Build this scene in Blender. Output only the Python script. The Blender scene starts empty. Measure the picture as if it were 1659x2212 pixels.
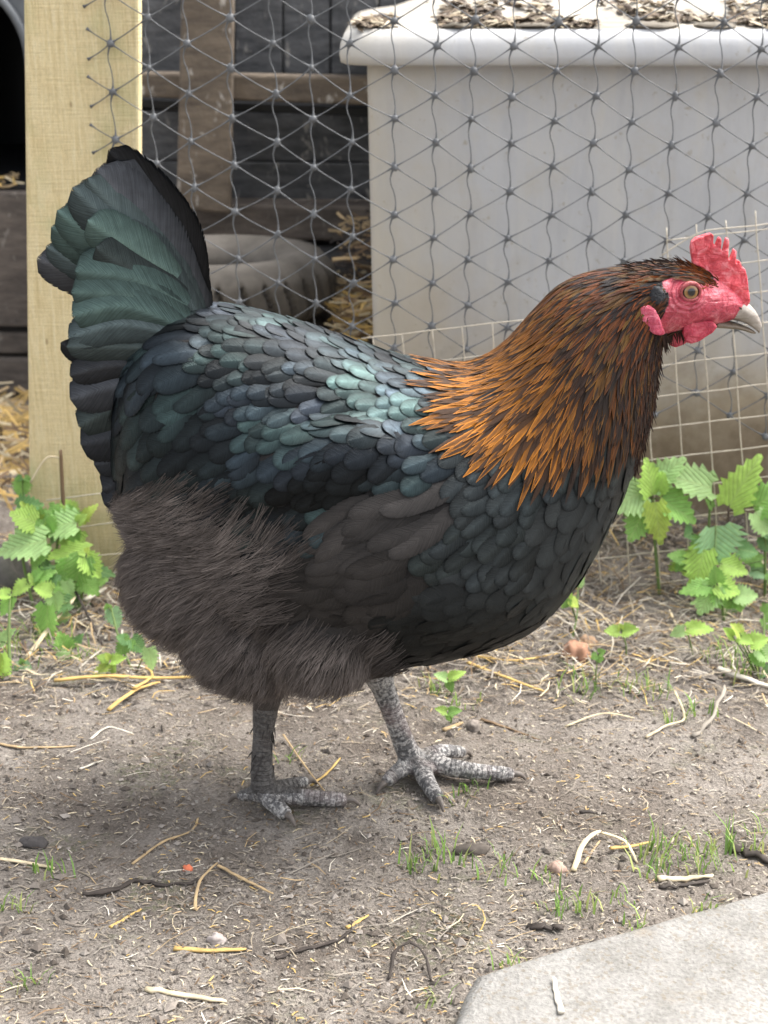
import bpy, bmesh, math, random
import numpy as np
from mathutils import Vector, Matrix, noise
from mathutils.bvhtree import BVHTree
from mathutils.kdtree import KDTree

random.seed(7)
rng = np.random.default_rng(11)
scene = bpy.context.scene
COL = scene.collection

# ------------------------------------------------------------------ camera, sky, sun, exposure
CAM_H, PITCH, FOC = 0.622, math.radians(20.0), 3253.0      # FOC in units of a 1659 x 2212 picture
cam_d = bpy.data.cameras.new("camera")
cam = bpy.data.objects.new("camera", cam_d)
COL.objects.link(cam)
cam.location = (0, 0, CAM_H)
cam.rotation_euler = (math.radians(90) - PITCH, 0, 0)
cam_d.sensor_fit = 'HORIZONTAL'
cam_d.angle = 2 * math.atan(829.5 / FOC)
cam_d.clip_start, cam_d.clip_end = 0.05, 500
cam_d.dof.use_dof = True
cam_d.dof.focus_distance = 1.06
cam_d.dof.aperture_fstop = 15.0
scene.camera = cam

SUN_EL, SUN_AZ = math.radians(58), math.radians(62)        # azimuth measured from +Y towards +X
world = bpy.data.worlds.new("World")
scene.world = world
world.use_nodes = True
wn = world.node_tree.nodes
wl = world.node_tree.links
wn.clear()
w_out = wn.new('ShaderNodeOutputWorld')
w_bg = wn.new('ShaderNodeBackground')
w_sky = wn.new('ShaderNodeTexSky')
w_sky.sky_type = 'NISHITA'
w_sky.sun_disc = False
w_sky.sun_elevation = SUN_EL
w_sky.sun_rotation = SUN_AZ
w_sky.air_density, w_sky.dust_density, w_sky.ozone_density = 1.0, 6.0, 1.0
w_hsv = wn.new('ShaderNodeHueSaturation')
w_hsv.inputs['Saturation'].default_value = 0.28           # a white overcast sky
w_bg.inputs['Strength'].default_value = 0.15
wl.new(w_sky.outputs[0], w_hsv.inputs['Color'])
wl.new(w_hsv.outputs[0], w_bg.inputs[0])
wl.new(w_bg.outputs[0], w_out.inputs[0])

sun_d = bpy.data.lights.new("sun", 'SUN')
sun_d.energy = 0.95
sun_d.angle = math.radians(45)
sun_d.color = (1.0, 0.96, 0.9)
sun = bpy.data.objects.new("sun", sun_d)
COL.objects.link(sun)
sdir = Vector((math.sin(SUN_AZ) * math.cos(SUN_EL), math.cos(SUN_AZ) * math.cos(SUN_EL), math.sin(SUN_EL)))
sun.rotation_euler = sdir.to_track_quat('Z', 'Y').to_euler()
sun.location = (0.5, 0.5, 3)

vs = scene.view_settings
vs.view_transform, vs.look = 'Standard', 'None'
vs.exposure, vs.gamma = 1.72, 1.0
vs.use_curve_mapping = False

# ------------------------------------------------------------------ picture <-> place
cp, sp = math.cos(PITCH), math.sin(PITCH)
def ray(u, v):
    x, y = (u - 829.5) / FOC, (1106 - v) / FOC
    return Vector((x, cp + y * sp, -sp + y * cp))
def P(u, v, Y):                                            # point on the upright plane at depth Y
    r = ray(u, v)
    return Vector((0, 0, CAM_H)) + r * (Y / r.y)
def G(u, v, z=0.0):                                        # point on the level plane at height z
    r = ray(u, v)
    return Vector((0, 0, CAM_H)) + r * ((z - CAM_H) / r.z)
def proj(p):
    dx, dy, dz = p[0], p[1], p[2] - CAM_H
    d = dy * cp - dz * sp
    return 829.5 + FOC * dx / d, 1106 - FOC * (dy * sp + dz * cp) / d

# ------------------------------------------------------------------ helpers: meshes and objects
def link(o, parent=None):
    COL.objects.link(o)
    if parent is not None:
        o.parent = parent
        o.matrix_parent_inverse = Matrix.Translation(-world_loc(parent))
    return o
def world_loc(o):
    return Vector(o.get('_base', (0, 0, 0)))
def mesh_of(name, verts, faces, smooth=True, cols=None, uvs=None, mats=(), midx=None):
    me = bpy.data.meshes.new(name)
    me.from_pydata([tuple(v) for v in verts], [], [tuple(f) for f in faces])
    if smooth:
        me.polygons.foreach_set('use_smooth', np.ones(len(me.polygons), dtype=bool))
    if cols is not None:
        at = me.color_attributes.new('Col', 'FLOAT_COLOR', 'POINT')
        c = np.ones((len(verts), 4), dtype=np.float32)
        c[:, :3] = np.asarray(cols, dtype=np.float32)
        at.data.foreach_set('color', c.ravel())
    if uvs is not None:
        ul = me.uv_layers.new(name='UVMap')
        vi = np.empty(len(me.loops), dtype=np.int32)
        me.loops.foreach_get('vertex_index', vi)
        ul.data.foreach_set('uv', np.asarray(uvs, dtype=np.float32)[vi].ravel())
    for m in mats:
        me.materials.append(m)
    if midx is not None:
        me.polygons.foreach_set('material_index', np.asarray(midx, dtype=np.int32))
    me.update()
    return me
def obj(name, me, parent=None):
    return link(bpy.data.objects.new(name, me), parent)
def empty(name, loc):
    o = bpy.data.objects.new(name, None)
    o.empty_display_size = 0.02
    o.location = loc
    o['_base'] = tuple(loc)
    COL.objects.link(o)
    return o
def tag(o, label=None, cat=None, group=None, kind=None):
    if label: o['label'] = label
    if cat: o['category'] = cat
    if group: o['group'] = group
    if kind: o['kind'] = kind
    return o

class MB:                                                  # collects pieces that make up ONE mesh
    def __init__(s):
        s.v, s.f, s.c, s.uv, s.n = [], [], [], [], 0
    def add(s, v, f, c=None, uv=None):
        v = np.asarray(v, dtype=float)
        s.v.append(v)
        s.f.extend([tuple(i + s.n for i in q) for q in f])
        if c is not None:
            c = np.asarray(c, dtype=float)
            s.c.append(np.broadcast_to(c, (len(v), 3)) if c.ndim == 1 else c)
        if uv is not None: s.uv.append(np.asarray(uv, dtype=float))
        s.n += len(v)
    def mesh(s, name, mats=(), smooth=True):
        return mesh_of(name, np.concatenate(s.v), s.f, smooth,
                       np.concatenate(s.c) if s.c else None,
                       np.concatenate(s.uv) if s.uv else None, mats)
    def build(s, name, mat, parent=None, smooth=True):
        return obj(name, s.mesh(name, (mat,), smooth), parent)

def tube(pts, rad, n=8, cap=True):
    pts = [Vector(p) for p in pts]
    rad = [rad] * len(pts) if not hasattr(rad, '__len__') else list(rad)
    V, F = [], []
    prev = None
    for i, p in enumerate(pts):
        d = (pts[min(i + 1, len(pts) - 1)] - pts[max(i - 1, 0)]).normalized()
        if prev is None:
            a = d.orthogonal().normalized()
        else:
            a = (prev - d * prev.dot(d)).normalized()
        prev = a
        b = d.cross(a)
        for k in range(n):
            t = 2 * math.pi * k / n
            V.append(p + (a * math.cos(t) + b * math.sin(t)) * rad[i])
    for i in range(len(pts) - 1):
        for k in range(n):
            F.append((i * n + k, i * n + (k + 1) % n, (i + 1) * n + (k + 1) % n, (i + 1) * n + k))
    if cap:
        F.append(tuple(range(n))[::-1])
        F.append(tuple((len(pts) - 1) * n + k for k in range(n)))
    return V, F
def smooth_path(pts, m=6):                                 # Catmull-Rom through points (Vectors or arrays)
    pts = [np.asarray(p, dtype=float) for p in pts]
    out = []
    for i in range(len(pts) - 1):
        p0, p1, p2, p3 = pts[max(i - 1, 0)], pts[i], pts[i + 1], pts[min(i + 2, len(pts) - 1)]
        for k in range(m):
            t = k / m
            out.append(0.5 * (2 * p1 + (p2 - p0) * t + (2 * p0 - 5 * p1 + 4 * p2 - p3) * t * t + (3 * p1 - p0 - 3 * p2 + p3) * t ** 3))
    out.append(pts[-1])
    return out
def box(c, size, rot=None, bev=0.0):                       # bevelled box, verts and faces
    bm = bmesh.new()
    bmesh.ops.create_cube(bm, size=1.0)
    for v in bm.verts:
        v.co = Vector((v.co.x * size[0], v.co.y * size[1], v.co.z * size[2]))
    if bev > 0:
        bmesh.ops.bevel(bm, geom=list(bm.edges), offset=bev, segments=2, affect='EDGES', profile=0.5)
    M = Matrix.Translation(Vector(c)) @ (rot.to_4x4() if rot else Matrix())
    bm.verts.ensure_lookup_table()
    V = [M @ v.co for v in bm.verts]
    F = [tuple(l.index for l in f.verts) for f in bm.faces]
    bm.free()
    return V, F
def fused(name, parts, voxel, smooth_it=4, factor=0.5):    # fuse closed shells into one continuous surface
    mb = MB()
    for v, f in parts: mb.add(v, f)
    me = mb.mesh(name + '_tmp')
    o = bpy.data.objects.new(name + '_tmp', me)
    COL.objects.link(o)
    r = o.modifiers.new('r', 'REMESH'); r.mode = 'VOXEL'; r.voxel_size = voxel; r.use_smooth_shade = True
    s = o.modifiers.new('s', 'SMOOTH'); s.iterations = smooth_it; s.factor = factor
    dg = bpy.context.evaluated_depsgraph_get()
    out = bpy.data.meshes.new_from_object(o.evaluated_get(dg))
    out.name = name
    bpy.data.objects.remove(o); bpy.data.meshes.remove(me)
    out.polygons.foreach_set('use_smooth', np.ones(len(out.polygons), dtype=bool))
    return out
def ellipsoid(c, rx, ry, rz, rot=0.0, n=24, m=14):
    V, F = [], []
    ca, sa = math.cos(rot), math.sin(rot)
    for i in range(m + 1):
        ph = math.pi * i / m
        for k in range(n):
            t = 2 * math.pi * k / n
            x, y, z = rx * math.sin(ph) * math.cos(t), ry * math.sin(ph) * math.sin(t), rz * math.cos(ph)
            V.append((c[0] + x * ca - z * sa, c[1] + y, c[2] + x * sa + z * ca))
    for i in range(m):
        for k in range(n):
            F.append((i * n + k, (i + 1) * n + k, (i + 1) * n + (k + 1) % n, i * n + (k + 1) % n))
    return V, F
def in_poly(u, v, poly):
    c = False
    j = len(poly) - 1
    for i in range(len(poly)):
        (xi, yi), (xj, yj) = poly[i], poly[j]
        if (yi > v) != (yj > v) and u < (xj - xi) * (v - yi) / (yj - yi) + xi: c = not c
        j = i
    return c

# ------------------------------------------------------------------ helpers: materials
class NT:
    def __init__(s, name):
        s.m = bpy.data.materials.new(name); s.m.use_nodes = True
        s.t = s.m.node_tree; s.n = s.t.nodes; s.l = s.t.links
        s.b = s.n['Principled BSDF']
    def new(s, t, **kw):
        o = s.n.new(t)
        for k, v in kw.items():
            if k.startswith('i_'): o.inputs[k[2:].replace('_', ' ')].default_value = v
            else: setattr(o, k, v)
        return o
    def coord(s, scale=(1, 1, 1), kind='Object'):
        tc = s.new('ShaderNodeTexCoord'); mp = s.new('ShaderNodeMapping')
        mp.inputs['Scale'].default_value = scale
        s.l.new(tc.outputs[kind], mp.inputs[0])
        return mp.outputs[0]
    def noise(s, scale, detail=4, rough=0.55, vec=None, dist=0.0):
        o = s.new('ShaderNodeTexNoise'); o.inputs['Scale'].default_value = scale
        o.inputs['Detail'].default_value = detail; o.inputs['Roughness'].default_value = rough
        o.inputs['Distortion'].default_value = dist
        if vec is not None: s.l.new(vec, o.inputs['Vector'])
        return o.outputs[0]
    def voro(s, scale, vec=None, feature='F1', out=0):
        o = s.new('ShaderNodeTexVoronoi', feature=feature); o.inputs['Scale'].default_value = scale
        if vec is not None: s.l.new(vec, o.inputs['Vector'])
        return o.outputs[out]
    def ramp(s, fac, stops):
        o = s.new('ShaderNodeValToRGB'); e = o.color_ramp.elements
        while len(e) < len(stops): e.new(0.5)
        for el, (p, c) in zip(e, stops):
            el.position = p
            el.color = (c, c, c, 1) if not hasattr(c, '__len__') else (*c, 1)
        s.l.new(fac, o.inputs[0])
        return o.outputs[0]
    def mix(s, fac, a, b, mode='MIX'):
        o = s.new('ShaderNodeMix', data_type='RGBA', blend_type=mode)
        for k, x in ((0, fac), (6, a), (7, b)):
            if hasattr(x, 'links'): s.l.new(x, o.inputs[k])
            elif k == 0: o.inputs[0].default_value = x
            else: o.inputs[k].default_value = (*x, 1)
        return o.outputs[2]
    def math(s, op, a, b=0.0, c=0.0):
        o = s.new('ShaderNodeMath', operation=op)
        for k, x in enumerate((a, b, c)):
            if hasattr(x, 'links'): s.l.new(x, o.inputs[k])
            else: o.inputs[k].default_value = x
        return o.outputs[0]
    def attr(s, name='Col'):
        return s.new('ShaderNodeAttribute', attribute_name=name).outputs['Color']
    def sep(s, vec):
        o = s.new('ShaderNodeSeparateXYZ'); s.l.new(vec, o.inputs[0]); return o.outputs
    def bump(s, h, dist=0.002, strength=1.0, normal=None):
        o = s.new('ShaderNodeBump'); o.inputs['Distance'].default_value = dist; o.inputs['Strength'].default_value = strength
        s.l.new(h, o.inputs['Height'])
        if normal is not None: s.l.new(normal, o.inputs['Normal'])
        s.l.new(o.outputs[0], s.b.inputs['Normal'])
        return o.outputs[0]
    def set(s, name, v):
        i = s.b.inputs[name]
        if hasattr(v, 'links'): s.l.new(v, i)
        elif hasattr(v, '__len__') and len(v) == 3: i.default_value = (*v, 1)
        else: i.default_value = v
        return s

# ------------------------------------------------------------------ materials of the setting
def mat_soil():
    t = NT('soil')
    co = t.coord()
    big = t.noise(5.5, 5, 0.6, co)
    mid = t.noise(38, 6, 0.7, co)
    fine = t.noise(420, 4, 0.7, co)
    c = t.ramp(mid, [(0.22, (0.15, 0.13, 0.11)), (0.5, (0.24, 0.212, 0.183)), (0.78, (0.32, 0.29, 0.256))])
    c = t.mix(t.ramp(big, [(0.40, 0.0), (0.62, 0.85)]), c, (0.12, 0.098, 0.08), 'MIX')
    c = t.mix(t.ramp(t.noise(16, 6, 0.7, co), [(0.52, 0.0), (0.68, 0.75)]), c, (0.095, 0.078, 0.064))
    c = t.mix(0.75, c, t.ramp(fine, [(0.3, 0.5), (0.5, 0.98), (0.7, 1.5)]), 'MULTIPLY')
    v = t.voro(230, co)
    grit = t.voro(190, co, out=1)
    gs = t.sep(grit)
    m = t.math('MULTIPLY', t.math('GREATER_THAN', gs[0], 0.80), t.math('LESS_THAN', v, 0.32))
    c = t.mix(m, c, t.mix(gs[1], (0.42, 0.36, 0.27), (0.3, 0.28, 0.25)))
    moss = t.math('MULTIPLY', t.ramp(t.noise(9, 3, 0.6, t.coord((1, 1, 1.3))), [(0.55, 0), (0.68, 1)]), t.ramp(t.noise(160, 3, 0.6, co), [(0.45, 0), (0.6, 0.55)]))
    c = t.mix(moss, c, (0.10, 0.12, 0.045))
    t.set('Base Color', c); t.set('Roughness', 0.92); t.set('Specular IOR Level', 0.25)
    h = t.math('ADD', t.math('MULTIPLY', mid, 1.0), t.math('MULTIPLY', fine, 0.45))
    h = t.math('ADD', h, t.math('MULTIPLY', t.noise(130, 5, 0.65, co), 0.8))
    t.bump(h, 0.0055, 1.0)
    return t.m
def mat_concrete():
    t = NT('concrete')
    co = t.coord()
    a, b = t.noise(24, 6, 0.65, co), t.noise(330, 3, 0.6, co)
    c = t.ramp(a, [(0.3, (0.155, 0.147, 0.131)), (0.52, (0.222, 0.214, 0.198)), (0.75, (0.272, 0.264, 0.246))])
    c = t.mix(0.38, c, t.ramp(b, [(0.32, 0.45), (0.5, 1.0), (0.68, 1.45)]), 'MULTIPLY')
    v = t.voro(420, co, out=1); s = t.sep(v)
    c = t.mix(t.math('MULTIPLY', t.math('GREATER_THAN', s[0], 0.9), 0.45), c, (0.16, 0.13, 0.09))
    dirt = t.ramp(t.noise(13, 6, 0.75, co), [(0.55, 0.0), (0.72, 0.75)])
    c = t.mix(dirt, c, (0.24, 0.2, 0.15))
    t.set('Base Color', c); t.set('Roughness', 0.9)
    t.bump(t.math('ADD', b, t.math('MULTIPLY', a, 0.6)), 0.002, 0.8)
    return t.m
def mat_post():
    t = NT('pale_pine')
    co = t.coord()
    grain = t.noise(30, 5, 0.6, t.coord((9, 9, 0.7)), 0.4)
    saw = t.noise(60, 3, 0.6, t.coord((0.5, 0.5, 9)))
    fine = t.noise(260, 3, 0.7, t.coord((3, 3, 0.8)))
    c = t.ramp(grain, [(0.25, (0.56, 0.44, 0.22)), (0.5, (0.68, 0.56, 0.315)), (0.75, (0.74, 0.64, 0.40))])
    c = t.mix(0.3, c, t.ramp(saw, [(0.3, 0.72), (0.55, 1.05)]), 'MULTIPLY')
    c = t.mix(0.35, c, t.ramp(fine, [(0.3, 0.6), (0.55, 1.1)]), 'MULTIPLY')
    z = t.sep(co)[2]
    wet = t.math('ADD', t.math('MULTIPLY', z, -3.4), t.math('MULTIPLY', t.noise(9, 4, 0.6, co), 0.9))
    c = t.mix(t.ramp(wet, [(0.0, 0.0), (0.08, 0.0), (0.42, 0.75)]), c, (0.30, 0.275, 0.15))      # algae climbing from the soil
    g = t.math('MULTIPLY', t.ramp(t.noise(14, 4, 0.6, co), [(0.52, 0), (0.7, 0.4)]), 1.0)
    c = t.mix(g, c, (0.36, 0.38, 0.17))
    kn = t.ramp(t.voro(46, t.coord((1.0, 1, 0.45))), [(0.0, 0.55), (0.05, 0.55), (0.09, 0.0)])
    c = t.mix(kn, c, (0.2, 0.12, 0.05))
    t.set('Base Color', c); t.set('Roughness', 0.75)
    t.bump(t.math('ADD', grain, saw), 0.0012, 0.7)
    return t.m
def mat_old_wood(name, a, b, droppings=0.0):
    t = NT(name)
    co = t.coord()
    g = t.noise(16, 6, 0.65, t.coord((1.2, 5, 5)))
    n2 = t.noise(7, 4, 0.6, co)
    c = t.mix(t.ramp(g, [(0.3, 0), (0.7, 1)]), a, b)
    c = t.mix(0.6, c, t.ramp(n2, [(0.3, 0.5), (0.7, 1.35)]), 'MULTIPLY')
    if droppings:
        s = t.noise(26, 4, 0.7, t.coord((1.6, 1.6, 0.7)), 0.6)
        c = t.mix(t.ramp(s, [(0.60, 0.0), (0.66, droppings)]), c, (0.5, 0.47, 0.42))
    t.set('Base Color', c); t.set('Roughness', 0.85)
    t.bump(t.math('ADD', g, t.noise(140, 3, 0.6, co)), 0.002, 0.7)
    return t.m
def mat_tub():
    t = NT('weathered_plastic')
    co = t.coord()
    z, x = t.sep(co)[2], t.sep(co)[0]
    streak = t.noise(10, 5, 0.65, t.coord((4.5, 4.5, 0.35)))
    n = t.noise(8, 5, 0.6, co)
    c = t.mix(t.ramp(n, [(0.3, 0), (0.7, 1)]), (0.54, 0.545, 0.55), (0.47, 0.475, 0.485))
    c = t.mix(t.ramp(streak, [(0.48, 0), (0.7, 0.7)]), c, (0.56, 0.545, 0.51))
    c = t.mix(t.ramp(t.noise(13, 5, 0.65, t.coord((3.2, 3.2, 0.5))), [(0.5, 0), (0.72, 0.55)]), c, (0.40, 0.405, 0.42))
    low = t.math('ADD', t.math('MULTIPLY', z, -2.6), t.math('ADD', t.math('MULTIPLY', n, 0.8), 0.42))
    c = t.mix(t.ramp(low, [(-0.0, 0.0), (0.02, 0.0), (0.45, 0.9)]), c, (0.40, 0.325, 0.22))      # splashed mud towards the soil
    mud = t.math('ADD', t.math('MULTIPLY', z, -4.2), t.math('ADD', t.math('MULTIPLY', t.noise(22, 6, 0.7, co), 0.9), 0.42))
    c = t.mix(t.ramp(mud, [(-0.0, 0.0), (0.1, 0.2), (0.5, 0.9)]), c, (0.17, 0.125, 0.08))
    sp_ = t.ramp(t.noise(75, 4, 0.7, co), [(0.63, 0.0), (0.7, 0.6)])
    c = t.mix(sp_, c, (0.3, 0.25, 0.17))
    alg = t.ramp(t.noise(15, 5, 0.7, co), [(0.52, 0), (0.72, 0.5)])
    c = t.mix(alg, c, (0.47, 0.43, 0.35))
    xl = t.math('SUBTRACT', t.math('MULTIPLY', t.noise(6, 4, 0.6, co), 0.34), x)
    c = t.mix(t.ramp(xl, [(0.06, 0.0), (0.24, 0.7)]), c, (0.50, 0.445, 0.34))
    t.set('Base Color', c); t.set('Roughness', t.ramp(n, [(0.3, 0.38), (0.7, 0.6)])); t.set('Specular IOR Level', 0.4)
    t.bump(t.noise(50, 4, 0.6, co), 0.0012, 0.5)
    return t.m
def mat_plain(name, col, rough=0.6, metal=0.0, var=0.3, scale=60, spec=0.5, bump=0.0006):
    t = NT(name)
    co = t.coord()
    n = t.noise(scale, 4, 0.65, co)
    c = t.mix(var, col, t.ramp(n, [(0.3, 0.35), (0.7, 1.6)]), 'MULTIPLY')
    t.set('Base Color', c); t.set('Roughness', rough); t.set('Metallic', metal); t.set('Specular IOR Level', spec)
    if bump: t.bump(n, bump, 0.8)
    return t.m
def mat_vcol(name, rough=0.8, spec=0.3, trans=0.0, bumpscale=0, metal=0.0):
    t = NT(name)
    a = t.attr()
    if bumpscale:
        n = t.noise(bumpscale, 3, 0.6, t.coord())
        a = t.mix(0.4, a, t.ramp(n, [(0.3, 0.6), (0.7, 1.4)]), 'MULTIPLY')
        t.bump(n, 0.0008, 0.6)
    t.set('Base Color', a); t.set('Roughness', rough); t.set('Specular IOR Level', spec); t.set('Metallic', metal)
    if trans:
        tr = t.new('ShaderNodeBsdfTranslucent'); t.l.new(a, tr.inputs['Color'])
        mx = t.new('ShaderNodeMixShader'); mx.inputs[0].default_value = trans
        t.l.new(t.b.outputs[0], mx.inputs[1]); t.l.new(tr.outputs[0], mx.inputs[2])
        t.l.new(mx.outputs[0], t.n['Material Output'].inputs[0])
    return t.m

M_soil, M_conc, M_post, M_tub = mat_soil(), mat_concrete(), mat_post(), mat_tub()
M_sleeper = mat_old_wood('old_sleeper_wood', (0.06, 0.049, 0.042), (0.16, 0.132, 0.11), 0.25)
M_plank = mat_old_wood('brown_plank_wood', (0.09, 0.07, 0.053), (0.20, 0.158, 0.115), 0.8)
M_darkboard = mat_old_wood('dark_stained_board', (0.035, 0.037, 0.04), (0.125, 0.126, 0.13), 0.4)
M_net = mat_plain('net_plastic', (0.115, 0.12, 0.125), 0.6, 0, 0.35, 90)
M_wire = mat_plain('galvanised_wire', (0.56, 0.50, 0.40), 0.5, 0.1, 0.35, 120)
M_black = mat_plain('black_plastic_and_gap', (0.008, 0.009, 0.011), 0.6, 0, 0.3, 20)
M_grey = mat_plain('grey_plastic', (0.12, 0.13, 0.14), 0.5, 0, 0.3, 20)
M_tyre = mat_plain('dusty_rubber', (0.11, 0.1, 0.088), 0.9, 0, 0.45, 22, 0.2, 0.001)
M_litter = mat_vcol('litter', 0.75, 0.3)
M_stone = mat_vcol('stone', 0.9, 0.2, bumpscale=160)
M_leaf0 = None

# ------------------------------------------------------------------ ground
def gh(x, y):
    p = Vector((x * 5.0, y * 5.0, 3.1))
    h = 0.008 * noise.noise(p) + 0.0042 * noise.noise(p * 4.3) + 0.0026 * noise.noise(p * 11.0) + 0.0019 * noise.noise(p * 27.0)
    h *= 1.0 if y > 1.2 else 0.75
    h += 0.03 * math.exp(-((y - 1.62) / 0.09) ** 2) * max(0.0, min(1.0, (x - 0.08) / 0.12)) * (0.7 + 0.6 * noise.noise(Vector((x * 9, y * 9, 1))))
    return h
def axis(lo, hi, step, far):
    a = np.arange(lo, hi + 1e-6, step)
    return np.concatenate([[-far, -far * 0.2, lo - 1.5, lo - 0.3], a, [hi + 0.3, hi + 1.5, far * 0.2, far]])
gx, gy = axis(-0.72, 0.72, 0.005, 150), axis(0.6, 2.55, 0.005, 150)
V = np.zeros((len(gx) * len(gy), 3))
k = 0
for y in gy:
    for x in gx:
        V[k] = (x, y, gh(max(-3, min(3, x)), max(-3, min(4, y)))); k += 1
W = len(gx)
I, J = np.meshgrid(np.arange(W - 1), np.arange(len(gy) - 1))
q = (J * W + I).ravel()
F = np.stack([q, q + 1, q + W + 1, q + W], 1).tolist()
ground = obj('ground', mesh_of('ground', V, F, True, mats=(M_soil,)))
tag(ground, 'bare trodden soil of the hen run', None, None, 'structure')

# concrete slab at the lower right, its corner sunk in the litter
a0, a1, a2 = G(1028, 2126), G(1720, 1930), G(1110, 2230)
ex = (a1 - a0).normalized(); ey = (G(960, 2262) - a0).normalized()
bm = bmesh.new()
nx, ny = 90, 70
L_, D_ = 0.9, 0.75
grid = []
for j in range(ny + 1):
    row = []
    for i in range(nx + 1):
        s, d = i / nx * L_, (j / ny) ** 1.3 * D_
        p = a0 + ex * s + ey * d
        e = 0.0022 * noise.noise(Vector((s * 40, d * 40, 7)))
        wob = 0.0035 * noise.noise(Vector((s * 22, 0.3, 2))) + 0.002 * noise.noise(Vector((s * 90, 0.3, 2)))
        if j == 0: p += ey * wob
        if i == 0: p += ex * 0.006 * noise.noise(Vector((d * 30, 5, 2)))
        edge = min(1.0, min(s, d) / 0.008)
        row.append(bm.verts.new((p.x, p.y, 0.0065 + 0.005 * edge ** 0.5 + e * 0.4 - 0.003 * math.exp(-s / 0.03))))
    grid.append(row)
for j in range(ny):
    for i in range(nx):
        bm.faces.new((grid[j][i], grid[j + 1][i], grid[j + 1][i + 1], grid[j][i + 1]))
rim = [grid[0][i] for i in range(nx + 1)] + [grid[j][nx] for j in range(1, ny + 1)] + [grid[ny][i] for i in range(nx - 1, -1, -1)] + [grid[j][0] for j in range(ny - 1, 0, -1)]
low = [bm.verts.new((v.co.x, v.co.y, -0.04)) for v in rim]
for i in range(len(rim)):
    j = (i + 1) % len(rim)
    bm.faces.new((rim[i], rim[j], low[j], low[i]))
bmesh.ops.recalc_face_normals(bm, faces=bm.faces)
me = bpy.data.meshes.new('pavement'); bm.to_mesh(me); bm.free()
me.polygons.foreach_set('use_smooth', np.ones(len(me.polygons), dtype=bool))
me.materials.append(M_conc)
tag(obj('pavement', me), 'pale grey concrete slab beside the soil', None, None, 'structure')

# ------------------------------------------------------------------ timber post
YN = 1.50
def slab_between(name, quad, y0, y1, mat, parent=None, bev=0.003, seg=1):
    """an upright board: quad = four picture corners (top-left, top-right, bottom-right, bottom-left) on the plane y0"""
    bm = bmesh.new()
    f = [bm.verts.new(P(u, v, y0)) for u, v in quad]
    b = [bm.verts.new(P(u, v, y0) + Vector((0, y1 - y0, 0))) for u, v in quad]
    bm.faces.new(f); bm.faces.new(b[::-1])
    for i in range(4):
        j = (i + 1) % 4
        bm.faces.new((f[j], f[i], b[i], b[j]))
    bmesh.ops.recalc_face_normals(bm, faces=bm.faces)
    bmesh.ops.bevel(bm, geom=list(bm.edges), offset=bev, segments=2, affect='EDGES', profile=0.5)
    me = bpy.data.meshes.new(name); bm.to_mesh(me); bm.free()
    me.materials.append(mat)
    return obj(name, me, parent)
post = slab_between('fence_post', [(46, -420), (299, -420), (302, 1330), (66, 1330)], YN + 0.004, YN + 0.026, M_post)
tag(post, 'pale yellow timber fence post stained green near the soil', 'post')

# ------------------------------------------------------------------ plastic netting: strands and knots
net = empty('plastic_netting', P(900, 1000, YN) * Vector((1, 1, 0)) if False else Vector((0.2, YN, 0.2)))
tag(net, 'grey plastic netting of triangles stretched from the timber post', 'netting')
o0 = P(497, 40, YN)
dxn = (P(840, 300, YN) - P(238, 300, YN)).x / 7.0
dzn = (P(497, 40, YN).z - P(510, 557, YN).z) / 5.0
slope = (P(1541, 48, YN).z - P(497, 40, YN).z) / 12 + 0.0   # rows sink a little towards the right
def node(k, j):                                            # column k, row j
    r = random.Random(k * 97 + j * 13 + 5)
    x = o0.x + k * dxn + r.uniform(-1, 1) * 0.0012 + 0.0022 * math.sin(k * 1.7)
    z = o0.z - (j + (0.5 if k % 2 else 0.0)) * dzn + (k * slope) + r.uniform(-1, 1) * 0.0014
    y = YN - 0.003 + 0.004 * math.sin(k * 0.8 + j * 0.6)
    if k == -3: y = YN - 0.0025
    return Vector((x, y, z))
KS, JS = range(-3, 15), range(-3, 13)
kv, kf = ellipsoid((0, 0, 0), 0.0035, 0.0027, 0.0043, 0, 10, 6)
knot_me = mesh_of('knot', kv, kf, mats=(M_net,))
nk = 0
for k in KS:
    for j in JS:
        p = node(k, j)
        if p.z < 0.16: continue
        o = obj('knot', knot_me, net); o.location = p; o.rotation_euler = (random.uniform(-.3, .3), random.uniform(-.6, .6), 0); o.scale = (random.uniform(.75, 1.2), random.uniform(.8, 1.1), random.uniform(.75, 1.2)); nk += 1
def strand(pts_nodes, wavy, name):
    mb = MB()
    pts, rad = [], []
    for a, b in zip(pts_nodes[:-1], pts_nodes[1:]):
        r = random.uniform(0.6, 1.3)
        for s in range(8):
            t = s / 8
            p = a.lerp(b, t)
            if wavy: p = p + Vector((-0.0030 * r * math.sin(2 * math.pi * t) * (1 if t < .5 else 0.55) - 0.001 * math.sin(math.pi * t), 0, 0))
            else: p = p + Vector((0, 0, -0.0008 * r * math.sin(math.pi * t)))
            pts.append(p)
            rad.append(0.00056 + 0.0014 * max(0, 1 - min(t, 1 - t) / 0.22) ** 1.6)
    pts.append(pts_nodes[-1]); rad.append(0.002)
    v, f = tube(pts, rad, 6)
    mb.add(v, f)
    mb.build(name, M_net, net)
for k in KS:
    ns = [node(k, j) for j in JS if node(k, j).z > 0.16]
    strand(ns, True, 'vertical_strand')
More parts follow.
